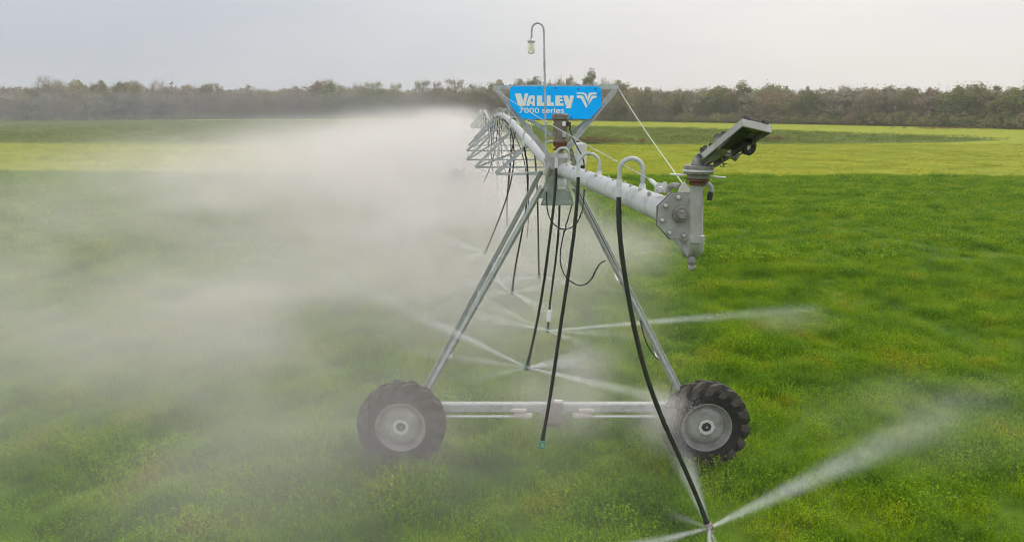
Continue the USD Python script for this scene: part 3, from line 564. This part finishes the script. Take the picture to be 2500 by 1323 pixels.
dr = MB().lathe((P(1372, 440, 9.45)[0], 9.45, 0), (0, 0, 1), [(.05, P(0, 436, 9.45)[2]), (.055, P(0, 444, 9.45)[2]), (.055, P(0, 452, 9.45)[2]), (.048, P(0, 454, 9.45)[2]), (.048, P(0, 461, 9.45)[2]), (.012, P(0, 468, 9.45)[2]), (0, P(0, 470, 9.45)[2])], 20)
obj('drain_trap', dr, M['bright'], over)
cbx = P(1417, 378, 9.9); cb = thing('control_box', 'white rounded control box behind the brown pump motor', 'control box', cbx)
import manifold3d as m3
def rounded_box(c, sx, sy, sz, r):
    s = m3.Manifold.sphere(r, 20); o = [s.translate([a * (sx / 2 - r), b * (sy / 2 - r), d * (sz / 2 - r)]) for a in (-1, 1) for b in (-1, 1) for d in (-1, 1)]
    m = m3.Manifold.batch_hull(o).translate([float(x) for x in c]).to_mesh(); return m.vert_properties[:, :3], m.tri_verts
obj('cover', rounded_box(cbx, .145, .12, .30, .035), M['white'], cb, smooth=50)
obj('mount', MB().poly([P(1386, 350, 9.83), P(1393, 350, 9.83), P(1412, 412, 9.83), P(1398, 412, 9.83)], .012), M['dull'], cb)
for a, b in (((1345, 372), (1362, 392)), ((1350, 405), (1366, 398))):
    obj('lever', MB().bar(P(a[0], a[1], 9.35), P(b[0], b[1], 9.35), .03, .014), M['bright'], pump)

# ------------------------------------------------------------------ end gun
gun = thing('end_gun', 'grey big gun sprinkler on a riser at the tip of the overhang pipe', 'sprinkler', P(1701, 600, 4.2)); GY = 4.22
obj('riser', MB().tube([P(1701, 452, GY), P(1701, 578, GY)], .034, 28), M['plate'], gun)
eb = obj('elbow', MB().tube(bez(P(1701, 576, GY), P(1701, 612, GY), P(1700, 622, GY + .12), P(1684, 606, GY + .22), n=12), .0405, 24).lathe(P(1701, 578, GY), (0, 0, 1), [(.034, .012), (.0425, .008), (.0425, -.02), (.040, -.03)], 28), M['plate'], gun)
obj('collar', MB().lathe(P(1686, 606, GY + .17), P(1680, 604, GY + .22) - P(1690, 608, GY + .14), [(.041, -.01), (.058, -.01), (.058, .012), (.041, .012)], 24), M['plate'], gun)
dn = P(1689, 634, GY + .03); obj('drain_nipple', MB().lathe(dn, (0, 0, -1), [(.012, -.02), (.022, 0), (.024, .014), (.018, .02), (.018, .034), (.022, .038), (.020, .054), (.009, .058), (0, .062)], 16), M['dull'], gun)
z = lambda v: P(1705, v, GY)[2]; gx = P(1705, 430, GY)
def stack(a, b, r, m, n=36, name='flange'): obj(name, MB().lathe((gx[0], GY, 0), (0, 0, 1), [(0, z(a)), (r - .003, z(a)), (r, z(a) - .003), (r, z(b) + .003), (r - .003, z(b)), (0, z(b))], n), m, gun)
stack(403, 412, .083, M['dull']); stack(412.5, 419, .084, M['bright']); stack(419.5, 424, .080, M['dull']); stack(424.5, 436, .060, M['dull'])
stack(437, 442, .064, M['rust'], 8, 'nut_ring'); stack(442.5, 452, .046, M['rust'], 8, 'nut_ring')
[obj('stop_rod', MB().tube([P(a, b, GY - .02), P(c_, d_, GY - .02)], .0055, 8), M['bright'], gun) for a, b, c_, d_ in ((1636, 426, 1672, 428), (1738, 432, 1772, 434))]
sd = obj('side_outlet', MB().tube(spline([P(1716, 452, GY), P(1728, 450, GY), P(1735, 456, GY), P(1736, 470, GY)], 10), .013, 12), M['plate'], gun)
obj('outlet_stub', MB().tube([P(1735, 468, GY), P(1732, 489, GY)], .015, 12), M['black'], sd)
ta = GY; # barrel and arm
obj('barrel', MB().tube(spline([P(1705, 408, GY), P(1712, 393, GY), P(1735, 380, GY - .04), P(1775, 355, GY - .13), P(1800, 348, GY - .18)], 16), [.042] * 5 + [.036] * 5 + [.030] * 6, 18), M['dull'], gun)
obj('nozzle', MB().tube([P(1800, 350, GY - .17), P(1826, 358, GY - .24)], [.026, .020], 16).lathe(P(1812, 352, GY - .2), P(1826, 358, GY - .24) - P(1800, 350, GY - .17), [(.022, -.02), (.032, -.018), (.032, .012), (.022, .014)], 16), M['bright'], gun)
obj('nozzle_ring', MB().lathe(P(1828, 360, GY - .235), P(1826, 358, GY - .24) - P(1800, 350, GY - .17), [(.020, -.014), (.040, -.014), (.040, .012), (.024, .014), (.012, .0), (0, -.004)], 20), M['black'], gun)
e1, e2, pv, pv2 = P(1813, 291, GY - .42), P(1882, 307, GY - .36), P(1700, 388, GY + .02), P(1742, 396, GY + .04)
ax = ((e1 + e2) / 2 - (pv + pv2) / 2); ax /= np.linalg.norm(ax); wv = e2 - e1; wv /= np.linalg.norm(wv); nv = np.cross(wv, ax); nv = nv if nv[2] > 0 else -nv
for n, a, b in (('arm_rail', pv, e1), ('arm_rail', pv2, e2)): obj(n, MB().bar(a - nv * .016, b - nv * .018, .008, .040, nv, .002), M['plate'] if b is e1 else M['dull'], gun)  # lit left rail and shaded right rail are told apart by colour
obj('arm_end_plate', MB().bar(e1 - nv * .018 - ax * .004, e2 - nv * .018 - ax * .004, .010, .041, nv, .002), M['plate'], gun)
mid1, mid2 = e1 + (pv - e1) * .46, e2 + (pv2 - e2) * .46
obj('arm_deck', MB().poly([e1 + nv * .003, e2 + nv * .003, mid2 + nv * .003, mid1 + nv * .003], .005, -nv), M['dull'], gun)
q1, q2 = e1 + (pv - e1) * .72, e2 + (pv2 - e2) * .72; obj('arm_deck', MB().poly([q1 + nv * .003, q2 + nv * .003, pv2 + nv * .003, pv + nv * .003], .005, -nv), M['dull'], gun)
obj('rubber_pad', MB().bar(e1 + (e2 - e1) * .15 + nv * .012 + ax * -.02, e1 + (e2 - e1) * .82 + nv * .012 + ax * -.02, .03, .012, nv).bar(e1 + (e2 - e1) * .12 + nv * .014 - ax * .012, e1 + (e2 - e1) * .25 + nv * .014 - ax * .012, .03, .022, nv).bar(e1 + (e2 - e1) * .75 + nv * .014 - ax * .012, e1 + (e2 - e1) * .9 + nv * .014 - ax * .012, .03, .022, nv), M['black'], gun)
obj('vane', MB().bar(mid1 * .75 + mid2 * .25 - nv * .05, e1 * .75 + e2 * .25 - ax * .05 - nv * .035, .07, .006, nv).bar(mid1 * .5 + mid2 * .5 - nv * .06, e1 * .45 + e2 * .55 - ax * .12 - nv * .045, .012, .05, nv), M['black'], gun)
obj('counterweight', MB().tube([P(1782, 372, GY - .06), P(1801, 384, GY - .06)], .026, 16), M['dull'], gun)
kn = MB()
for u, v, dy, r in ((1728, 372, -.04, .012), (1745, 362, -.08, .012), (1782, 336, -.18, .012), (1796, 322, -.25, .010), (1715, 368, 0, .014), (1722, 362, -.02, .012), (1708, 384, -.03, .014), (1765, 346, -.12, .018), (1752, 338, -.14, .02), (1736, 357, -.06, .013), (1767, 330, -.2, .016)):
    kn.lathe(P(u, v, GY + dy - .02), (-.35, -1, .3), [(r, .02), (r, -.008), (r * .6, -.014), (0, -.014)], 12)
obj('knob', kn, M['bright'], gun)
lk = MB().tube([P(1720, 402, GY - .05), P(1748, 383, GY - .08), P(1764, 378, GY - .1), P(1790, 384, GY - .1)], .007, 8).tube([P(1760, 376, GY - .1), P(1768, 408, GY - .08), P(1758, 406, GY - .08)], .004, 6).tube([P(1764, 402, GY - .08), P(1775, 399, GY - .08)], .004, 6).tube([P(1770, 372, GY - .1), P(1800, 380, GY - .14), P(1828, 366, GY - .2)], .005, 6)
obj('linkage', lk, M['dull'], gun)

# ------------------------------------------------------------------ spans of the line
ST = lambda Y, y0, y1: math.sin(PI * (Y - y0) / (y1 - y0))
def pipe_z(Y, y0, y1): return 4.01 + .5 * max(0.0, ST(Y, y0, y1)) ** 1.5
def span(y0, y1, n, label, neck_step):
    s = thing('pipe_span', label, 'pipe span', (line_x(y0), y0, 4)); ys = np.linspace(y0, y1, 26); C = np.array([(line_x(y), y, pipe_z(y, y0, y1)) for y in ys])
    obj('pipe', MB().tube(C, .082, 20), M['pipe'], s, smooth=40); prev = None
    for k in range(n):
        Y = y0 + (y1 - y0) * (k + .95) / (n + .9); q = ST(Y, y0, y1); hw, dep = .22 + 1.02 * min(1, q * 1.05), .11 + 1.17 * min(1, q * 1.05); c = np.array([line_x(Y), Y, pipe_z(Y, y0, y1)])
        l, r = c + [-hw, 0, -dep], c + [hw, 0, -dep]
        for e, f in ((l, -1), (r, 1)): obj('truss_leg', MB().angle(c + [f * .04, 0, -.06], e, .066, .010, (0, -1, 0), f), M['steel'], s)
        obj('truss_strut', MB().angle(l, r, .042, .008, (0, 0, 1), 1), M['steel'], s)
        if prev is not None:
            for a, b in ((prev[0], l), (prev[1], r)): obj('truss_rod', MB().tube([a, b], .0055, 6), M['steel'], s)
            for q_, e_ in ((-1, l), (1, r)): obj('truss_brace', MB().angle(prev[2] + [q_ * .03, 0, -.07], e_, .034, .007, (0, -1, 0), q_), M['steel'], s)
        else:
            t0 = np.array([line_x(y0), y0 + .35, 3.95]); [obj('truss_rod', MB().tube([t0 + [f * .15, 0, 0], e], .011, 6), M['steel'], s) for e, f in ((l, -1), (r, 1))]
        prev = (l, r, c)
    t1 = np.array([line_x(y1), y1 - .35, 3.95])
    for e, f in ((prev[0], -1), (prev[1], 1)): obj('truss_rod', MB().tube([t1 + [f * .15, 0, 0], e], .011, 6), M['steel'], s)
    tips = []
    for k, Y in enumerate(np.arange(y0 + 1.6, y1 - 1, neck_step)):
        f = np.array([line_x(Y), Y, pipe_z(Y, y0, y1) + .08]); sd_ = -1 if k % 2 else 1
        tips.append(gooseneck(s, f, f + [sd_ * .16, 0, -.07], .17, .014 if Y < 48 else .02))
    return s, tips
SP1, TIP1 = span(9.72, 47.0, 7, 'first trussed pipe span, running back from the near tower', 2.45)
SP2, TIP2 = span(47.0, 91.0, 8, 'second trussed pipe span, receding beyond the mist covered tower', 4.0)
SP3, TIP3 = span(91.0, 135.0, 8, 'last trussed pipe span at the vanishing end of the line', 6.0)

# ------------------------------------------------------------------ drop hoses
HOSES = []
def hose(pts, r, label, group=None, weight=None, nozzle=True, n=22, m='rubber', tip='teal'):
    p = spline(pts, n); h = thing('drop_hose', label, 'hose', pts[0], group); obj('hose', MB().tube(p, r, 10), M[m], h, smooth=50); e = p[-1]; t = p[-1] - p[-3]; t /= np.linalg.norm(t)
    obj('clamp', MB().tube([p[0] + [0, 0, .035], p[0] - [0, 0, .03]], r * 1.22, 10), M['bright'], h)
    if weight: a = e - t * (weight + .10); obj('weight', MB().tube([a, a + t * .01, a + t * (weight - .01), a + t * weight], [r * 1.2, r * 2.1, r * 2.1, r * 1.2], 14), M['white'], h)
    if nozzle:
        s_ = r / .015; nz = obj('nozzle', MB().lathe(e, t, [(r * .95, -.10 * s_), (r * 1.15, -.095 * s_), (r * 1.15, -.02 * s_), (r * 1.4, -.01 * s_), (r * 1.4, .015 * s_), (r * .7, .02 * s_)], 14), M['black'], h)
        w = MB()
        for k in range(3): a = k * 2.094; o = np.array([math.cos(a), math.sin(a), 0]) * r * 1.7; w.tube([e + o + t * .012 * s_, e + o * 1.05 + t * .04 * s_, e + o + t * .06 * s_], r * .28, 5)
        w.lathe(e + t * .058 * s_, t, [(0, -.014 * s_), (r * .8, -.004 * s_), (r * 1.9, 0), (r * 1.9, .008 * s_), (r * .8, .012 * s_), (0, .012 * s_)], 14).lathe(e, t, [(r * 1.5, -.004), (r * 1.9, .004), (r * 1.9, .012 * s_), (r, .014 * s_)], 14)
        obj('spray_plate', w, M[tip], nz)
    HOSES.append(e + t * .045); return e + t * .045
J = {}
J[3] = hose([GN[0], P(1512, 560, 5.33), P(1530, 700, 5.33), P(1560, 850, 5.34), P(1602, 985, 5.36), P(1652, 1100, 5.38), P(1692, 1190, 5.4), P(1726, 1276, 5.4)], .0175, 'thick black hose bowing right down from the gooseneck nearest the end gun', tip='bronze')
J[2] = hose([GN[1], P(1408, 500, 7.0), P(1392, 640, 7.0), P(1371, 780, 7.0), P(1349, 930, 7.0), P(1324, 1074, 7.0)], .0165, 'black hose with a dry teal nozzle hanging lowest before the base beam')
J[1] = hose([GN[2], P(1354, 480, 8.95), P(1341, 590, 8.95), P(1323, 720, 9.0), P(1304, 820, 9.0), P(1288, 889, 9.05)], .0165, 'black hose left of the dry one, its nozzle spraying above the base beam')
def near_tip(Y): return min(TIP1, key=lambda t: abs(t[1] - Y))
J[4] = hose([near_tip(11.4), P(1366, 500, 11.5), P(1356, 640, 11.6), P(1343, 740, 11.7), P(1338, 800, 11.7)], .0165, 'black hose with a white cylinder weight above its nozzle', weight=.19)
J[5] = hose([near_tip(13.8), P(1288, 470, 14.0), P(1268, 600, 14.2), P(1251, 708, 14.3)], .0165, 'black hose spraying just left of the tower centre, behind the left leg')
J[6] = hose([near_tip(16.2), P(1312, 480, 15.2), P(1314, 570, 15.2), P(1316, 670, 15.3)], .0165, 'black hose hanging straight between the tower legs, fading into mist')
J[7] = hose([near_tip(18.4), P(1250, 430, 18.4), P(1222, 525, 18.4), P(1187, 612, 18.3)], .0165, 'hose blown far left, its pale nozzle left of the tower legs')
J[8] = hose([near_tip(21.2), P(1239, 470, 22), P(1238, 556, 22)], .0165, 'straight hanging hose left of the leg tops, fading out in mist', nozzle=False)
J[9] = hose([near_tip(23.6), P(1286, 430, 21.5), P(1287, 579, 20.8)], .0165, 'hose seen through the left leg of the near tower', nozzle=False)
hose([near_tip(27), P(1214, 400, 27), P(1217, 480, 27), P(1226, 588, 27)], .03, 'pale straight drop pipe fading into the mist left of the tower legs', nozzle=False, m='white')
for Y in (26, 28.5, 31, 33.5, 36, 38.4, 40.8, 43.3):
    t0 = near_tip(Y); hose([t0, t0 + [random.uniform(-.15, .1), 0, -1.2], t0 + [random.uniform(-.5, .2), 0, -2.4]], .017, 'dark hose among the thin drops hanging from the far part of the first span', 'thin hoses hanging under the far part of the first span', nozzle=False, n=8)
for t0 in TIP2:
    hose([t0, t0 + [random.uniform(-.15, .1), 0, -1.2], t0 + [random.uniform(-.6, .2), 0, -2.4]], .02, 'tiny drop hose hanging from the far second span in the mist', 'tiny hoses hanging under the second span', nozzle=False, n=6)
# ------------------------------------------------------------------ loose black cables
def wire(pts, r, label, n=30): m = obj('cable', MB().tube(spline(pts, n), r, 7), M['black']); say(m, label, 'cable')
wire([P(1334, 468, 9.45), P(1336, 510, 9.45), P(1351, 546, 9.45), P(1379, 560, 9.45), P(1406, 546, 9.45), P(1423, 505, 9.45), P(1427, 462, 9.45)], .008, 'black cable drooping in a U loop under the gusset plate')
wire([P(1396, 502, 9.9), P(1382, 550, 9.9), P(1369, 610, 9.9), P(1373, 660, 9.9), P(1395, 688, 9.9), P(1418, 697, 9.9), P(1440, 686, 9.9), P(1460, 650, 9.9), P(1478, 636, 9.9)], .008, 'thin black cable looping low between the hoses to the right leg')
a, b = LEG[1][0], LEG[1][1]; q = lambda t, o=(.045, -.02, .03): a + (b - a) * t + np.array(o)
wire([q(.0), q(.12), q(.28), q(.36, (.05, -.03, .01))], .011, 'black cable running down the upper right tower leg')
wire([q(.58, (.02, -.03, .0)), q(.62, (.0, -.05, -.06)), q(.68, (.0, -.05, -.10)), q(.76, (.01, -.03, -.03))], .008, 'short black cable sagging off the lower right tower leg')
wire([P(1641, 936, 9.9), P(1639, 950, 9.9), P(1634, 962, 9.9)], .008, 'short black cable end beside the right tyre')
# ------------------------------------------------------------------ water
M['drops'] = usdkit.material(stage, '/World/Looks/water_drops', {'d': ('diffuse_bsdf', {'color': (.9, .9, .88)}), 't': ('translucent_bsdf', {'color': (.9, .9, .88)}), 'x': ('mix_closure', {'fac': .5})}, [('d.BSDF', 'x.closure1'), ('t.BSDF', 'x.closure2')], surface='x.closure')
TET = np.array([(1, 1, 1), (1, -1, -1), (-1, 1, -1), (-1, -1, 1)], float) * .8; TETF = np.array([(0, 1, 2), (0, 3, 1), (0, 2, 3), (1, 3, 2)])
def jet(pts, n, r0, r1, d0, d1, seed, fade=1.0):
    """Drops flung along a path: spread grows from r0 to r1, drop radius runs from d0 to d1."""
    g = np.random.default_rng(seed); p = spline(pts, 60); s = g.uniform(0, 1, n) ** fade; i = s * 59; k = np.minimum(i.astype(int), 58); w = (i - k)[:, None]; c = p[k] * (1 - w) + p[k + 1] * w
    spread = r0 + (r1 - r0) * s ** .85; c = c + g.normal(0, 1, (n, 3)) * spread[:, None]; d = (d0 + (d1 - d0) * s) * g.uniform(.6, 1.3, n)
    v = (c[:, None] + TET[None] * d[:, None, None]).reshape(-1, 3); f = (TETF[None] + 4 * np.arange(n)[:, None, None]).reshape(-1, 3); return v, f
def streak(name, o, e, r1, k0, reach):
    """Fine spray along a straight throw from o to e: a widening plume, dense at the nozzle and thinning out."""
    o, e = np.asarray(o, float), np.asarray(e, float); L = np.linalg.norm(e - o); d = (e - o) / L
    n = {'g': ('geometry', {}), 's': ('vector_math', {'math_type': 'subtract', 'vector2': tuple(o)}), 't': ('vector_math', {'math_type': 'dot_product', 'vector2': tuple(d)}), 'l': ('vector_math', {'math_type': 'length'}),
         't2': ('math', {'math_type': 'multiply'}), 'l2': ('math', {'math_type': 'multiply'}), 'q': ('math', {'math_type': 'subtract'}), 'qm': ('math', {'math_type': 'maximum', 'value2': 0.0}), 'rad': ('math', {'math_type': 'sqrt'}),
         'w': ('math', {'math_type': 'multiply_add', 'value2': r1 / L, 'value3': .012}), 'rr': ('math', {'math_type': 'divide'}), 'f': mr(.05, .95, 1., 0.),
         'fd': mr(0., L * 1.0, 1., 0.), 'ax': ('math', {'math_type': 'multiply_add', 'value2': reach, 'value3': .05}), 'di': ('math', {'math_type': 'divide', 'value1': k0}),
         'no': ('noise_texture', {'scale': 5.0, 'detail': 3.0}), 'nf': mr(.3, .7, .45, 1.25), 'a': ('math', {'math_type': 'multiply'}), 'b': ('math', {'math_type': 'multiply'}), 'k': ('math', {'math_type': 'multiply'}), 'v': ('principled_volume', {'color': (.985, .985, .97)})}
    l = [('g.position', 's.vector1'), ('s.vector', 't.vector1'), ('s.vector', 'l.vector1'), ('t.value', 't2.value1'), ('t.value', 't2.value2'), ('l.value', 'l2.value1'), ('l.value', 'l2.value2'), ('l2.value', 'q.value1'), ('t2.value', 'q.value2'), ('q.value', 'qm.value1'), ('qm.value', 'rad.value1'),
         ('t.value', 'w.value1'), ('rad.value', 'rr.value1'), ('w.value', 'rr.value2'), ('rr.value', 'f.value'), ('t.value', 'fd.value'), ('t.value', 'ax.value1'), ('ax.value', 'di.value2'), ('g.position', 'no.vector'), ('no.fac', 'nf.value'),
         ('f.result', 'a.value1'), ('fd.result', 'a.value2'), ('a.value', 'b.value1'), ('nf.result', 'b.value2'), ('b.value', 'k.value1'), ('di.value', 'k.value2'), ('k.value', 'v.density')]
    m = usdkit.material(stage, '/World/Looks/' + name, n, l, volume='v.volume'); q = np.linspace(0, 1, 9)
    return MB().tube(o + (e - o) * q[:, None], .013 + r1 * q, 14), m
def mr(a, b, c, d): return ('map_range', {'range_type': 'smoothstep', 'from_min': a, 'from_max': b, 'to_min': c, 'to_max': d, 'clamp': True})
def spray(label, at, jets, seed):
    """jets: (far end, width there, density near the nozzle, drops, drop size)"""
    s = thing('water_spray', label, 'water spray', at)
    for k, (end, r1, k0, n, size) in enumerate(jets):
        end = np.asarray(end, float); mb, m = streak(f'spray_{seed}_{k}', at, end, r1, k0 * 1.5, .75); say(obj('jet', mb, m, s, smooth=True), kind='stuff')
        if n: say(obj('drops', jet([at, at * .67 + end * .33, at * .33 + end * .67, end], n, .004, r1 * .33, size, size * 1.25, seed * 20 + k, 1.5), M['drops'], s, smooth=False), kind='stuff')
spray('white water spray fanning out of the nozzle at the bottom edge', J[3], [
    (P(2480, 930, 6.8), .36, 1.7, 12000, .0012), (P(1642, 1050, 6.3), .20, 2.0, 2500, .0010), (P(1330, 1392, 5.1), .13, 2.4, 2500, .0013), (P(1736, 1420, 4.9), .06, 3.0, 800, .0013), (P(1775, 1380, 5.2), .03, 1.2, 200, .0013), (P(1600, 1238, 5.8), .08, .5, 0, .0013)], 1)
spray('thin crossing water jets from the nozzle above the base beam', J[1], [
    (P(820, 672, 8.5), .17, 4.0, 4000, .0016), (P(900, 838, 9.0), .20, 1.1, 500, .0016), (P(1700, 992, 8.5), .15, 3.6, 4500, .0016), (P(1470, 868, 10.6), .28, 1.6, 800, .0016), (P(1120, 932, 8.8), .16, .8, 200, .0016)], 2)
spray('long flat water jets from the nozzle under the white weight', J[4], [
    (P(2000, 752, 12.8), .17, 4.2, 6500, .002), (P(1040, 744, 11.2), .22, 1.7, 900, .002), (P(1080, 690, 13.3), .22, 1.1, 500, .002), (P(1640, 822, 11), .2, 1.0, 400, .002), (P(1480, 858, 10.3), .18, .9, 200, .002)], 3)
spray('small crossed water jets from the nozzle behind the left leg', J[5], [(P(1165, 646, 15.2), .2, 1.8, 500, .002), (P(1360, 770, 13.2), .24, 1.8, 500, .002), (P(1380, 688, 15), .24, 1.0, 200, .002), (P(1150, 722, 13.8), .22, 1.0, 200, .002)], 4)
spray('faint water jets from the straight hose between the tower legs', J[6], [(P(1020, 705, 14.4), .34, 1.9, 700, .002), (P(1450, 700, 15), .28, .9, 200, .002)], 5)
spray('pale water jets from the nozzle blown far left of the tower', J[7], [(P(1040, 570, 19), .34, 1.3, 400, .002), (P(1320, 655, 17.4), .34, 1.3, 400, .002), (P(1080, 652, 17.6), .34, .9, 200, .002)], 6)

def mistm(name, nodes, links, dens, colour=(1.0, .935, .85), aniso=0.0):
    n = {'g': ('geometry', {}), 'sx': ('separate_xyz', {}), 'v': ('principled_volume', {'color': colour, 'anisotropy': aniso})}; n.update(nodes)
    return usdkit.material(stage, '/World/Looks/' + name, n, [('g.position', 'sx.vector')] + links + [(dens, 'v.density')], volume='v.volume')
def ma(op, **k): return ('math', dict(math_type=op, **k))
MIST = .30
M['mist'] = mistm('drifting_mist', {
    'xl': ma('multiply_add', value2=-.0495, value3=1.04), 'u': ma('subtract'),                       # metres to the left of the line
    'edge': mr(-4.4, 3.0, 0., 1.), 'dk': ma('multiply', value2=-1 / 8.5), 'ex': ma('exponent'), 'dk2': ma('minimum', value2=0.0),
    'hy': mr(8., 60., 3.2, 5.7), 'hu': ma('multiply', value2=-.05), 'hu2': ma('minimum', value2=.0), 'h': ma('add'), 'hn': ma('multiply_add', value2=5.0, value3=-2.5), 'h2': ma('add'),
    'zr': ma('divide'), 'zf': mr(.12, 1.0, 1., 0.), 'st': mr(6., 16., 0.5, 1.), 'sh': mr(8., 18., 1.9, 0.), 'ue': ma('subtract'), 'zs': mr(1.4, 3.6, 0., 2.8), 'ue2': ma('subtract'),
    'mp': ('mapping', {'scale': (.6, 1.0, 1.2)}), 'n': ('noise_texture', {'scale': .22, 'detail': 4., 'roughness': .58, 'distortion': .8}), 'nf': mr(.34, .64, .10, 1.25),
    'n2': ('noise_texture', {'scale': .10, 'detail': 3.}),
    'a': ma('multiply'), 'b': ma('multiply'), 'c': ma('multiply'), 'd': ma('multiply'), 'k': ma('multiply', value2=MIST)},
    [('sx.y', 'xl.value1'), ('xl.value', 'u.value1'), ('sx.x', 'u.value2'), ('u.value', 'ue.value1'), ('sx.y', 'sh.value'), ('sh.result', 'ue.value2'), ('ue.value', 'ue2.value1'), ('sx.z', 'zs.value'), ('zs.result', 'ue2.value2'), ('ue2.value', 'edge.value'), ('u.value', 'dk.value1'), ('dk.value', 'dk2.value1'), ('dk2.value', 'ex.value1'),
     ('sx.y', 'hy.value'), ('u.value', 'hu.value1'), ('hu.value', 'hu2.value1'), ('hy.result', 'h.value1'), ('hu2.value', 'h.value2'), ('g.position', 'n2.vector'), ('n2.fac', 'hn.value1'), ('h.value', 'h2.value1'), ('hn.value', 'h2.value2'),
     ('sx.z', 'zr.value1'), ('h2.value', 'zr.value2'), ('zr.value', 'zf.value'), ('sx.y', 'st.value'), ('g.position', 'mp.vector'), ('mp.vector', 'n.vector'), ('n.fac', 'nf.value'),
     ('edge.result', 'a.value1'), ('ex.value', 'a.value2'), ('a.value', 'b.value1'), ('zf.result', 'b.value2'), ('b.value', 'c.value1'), ('nf.result', 'c.value2'), ('c.value', 'd.value1'), ('st.result', 'd.value2'), ('d.value', 'k.value1')], 'k.value')
def boxm(x0, x1, y0, y1, z0, z1):
    b = trimesh.creation.box((x1 - x0, y1 - y0, z1 - z0)); b.apply_translation(((x0 + x1) / 2, (y0 + y1) / 2, (z0 + z1) / 2)); return b.vertices, b.faces
mist = thing('mist', 'white spray mist drifting left from the irrigation line over the grass', 'mist', (0, 0, 0), kind='stuff')
for x0, y0, y1 in ((-15, 6.2, 19.99), (-34, 20, 46.99), (-60, 47, 120)): obj('cloud', boxm(x0, 5.2, y0, y1, .012, 7.6), M['mist'], mist, smooth=False)
def puff(name, c, rad, dens, noise=1.6):
    c, rad = np.asarray(c, float), np.asarray(rad, float); c = np.array([c[0], c[1], max(c[2], rad[2] + .02)])
    m = mistm('puff_' + name, {'mp': ('mapping', {'mapping_type': 'texture', 'location': tuple(c), 'scale': tuple(rad)}), 'l': ('vector_math', {'math_type': 'length'}), 'f': mr(.05, 1., 1., 0.), 'n': ('noise_texture', {'scale': noise, 'detail': 4.}), 'nf': mr(.3, .7, .25, 1.3), 'a': ma('multiply'), 'k': ma('multiply', value2=dens)},
              [('g.position', 'mp.vector'), ('mp.vector', 'l.vector1'), ('l.value', 'f.value'), ('g.position', 'n.vector'), ('n.fac', 'nf.value'), ('f.result', 'a.value1'), ('nf.result', 'a.value2'), ('a.value', 'k.value1')], 'k.value')
    s = trimesh.creation.icosphere(3); obj('cloud', (s.vertices * rad + c, s.faces), m, mist, smooth=True)
puff('tyre', P(1600, 1020, 9.35), (.55, .45, .62), 1.5)
puff('beam', P(1370, 985, 9.4), (1.1, .6, .7), .75)
puff('nozzle', P(1430, 885, 10.2), (.8, .6, .34), .6)
puff('left_tyre', P(1000, 1060, 9.2), (1.2, .6, .9), .3)
puff('far_jet', P(1935, 778, 12.9), (1.1, .7, .32), .2)
puff('fall', P(2280, 1020, 6.6), (1.5, 1.0, .5), .13)
puff('leg', P(1530, 600, 16), (1.6, 2, .8), .25)
# thin air over the fields
M['haze'] = usdkit.material(stage, '/World/Looks/haze', {'v': ('principled_volume', {'color': (1.0, .98, .95), 'density': .0003})}, volume='v.volume')
obj('haze', boxm(-460, 460, -40, 560, -1.2, 24), M['haze'], smooth=False, kind='stuff')
# thin drift far off to the left, before the wood
M['drift'] = usdkit.material(stage, '/World/Looks/thin_drift', {'v': ('principled_volume', {'color': (.94, .96, 1.0), 'density': .0009})}, volume='v.volume')
obj('cloud', boxm(-330, -14, 121, 235, -.5, 8.5), M['drift'], mist, smooth=False)
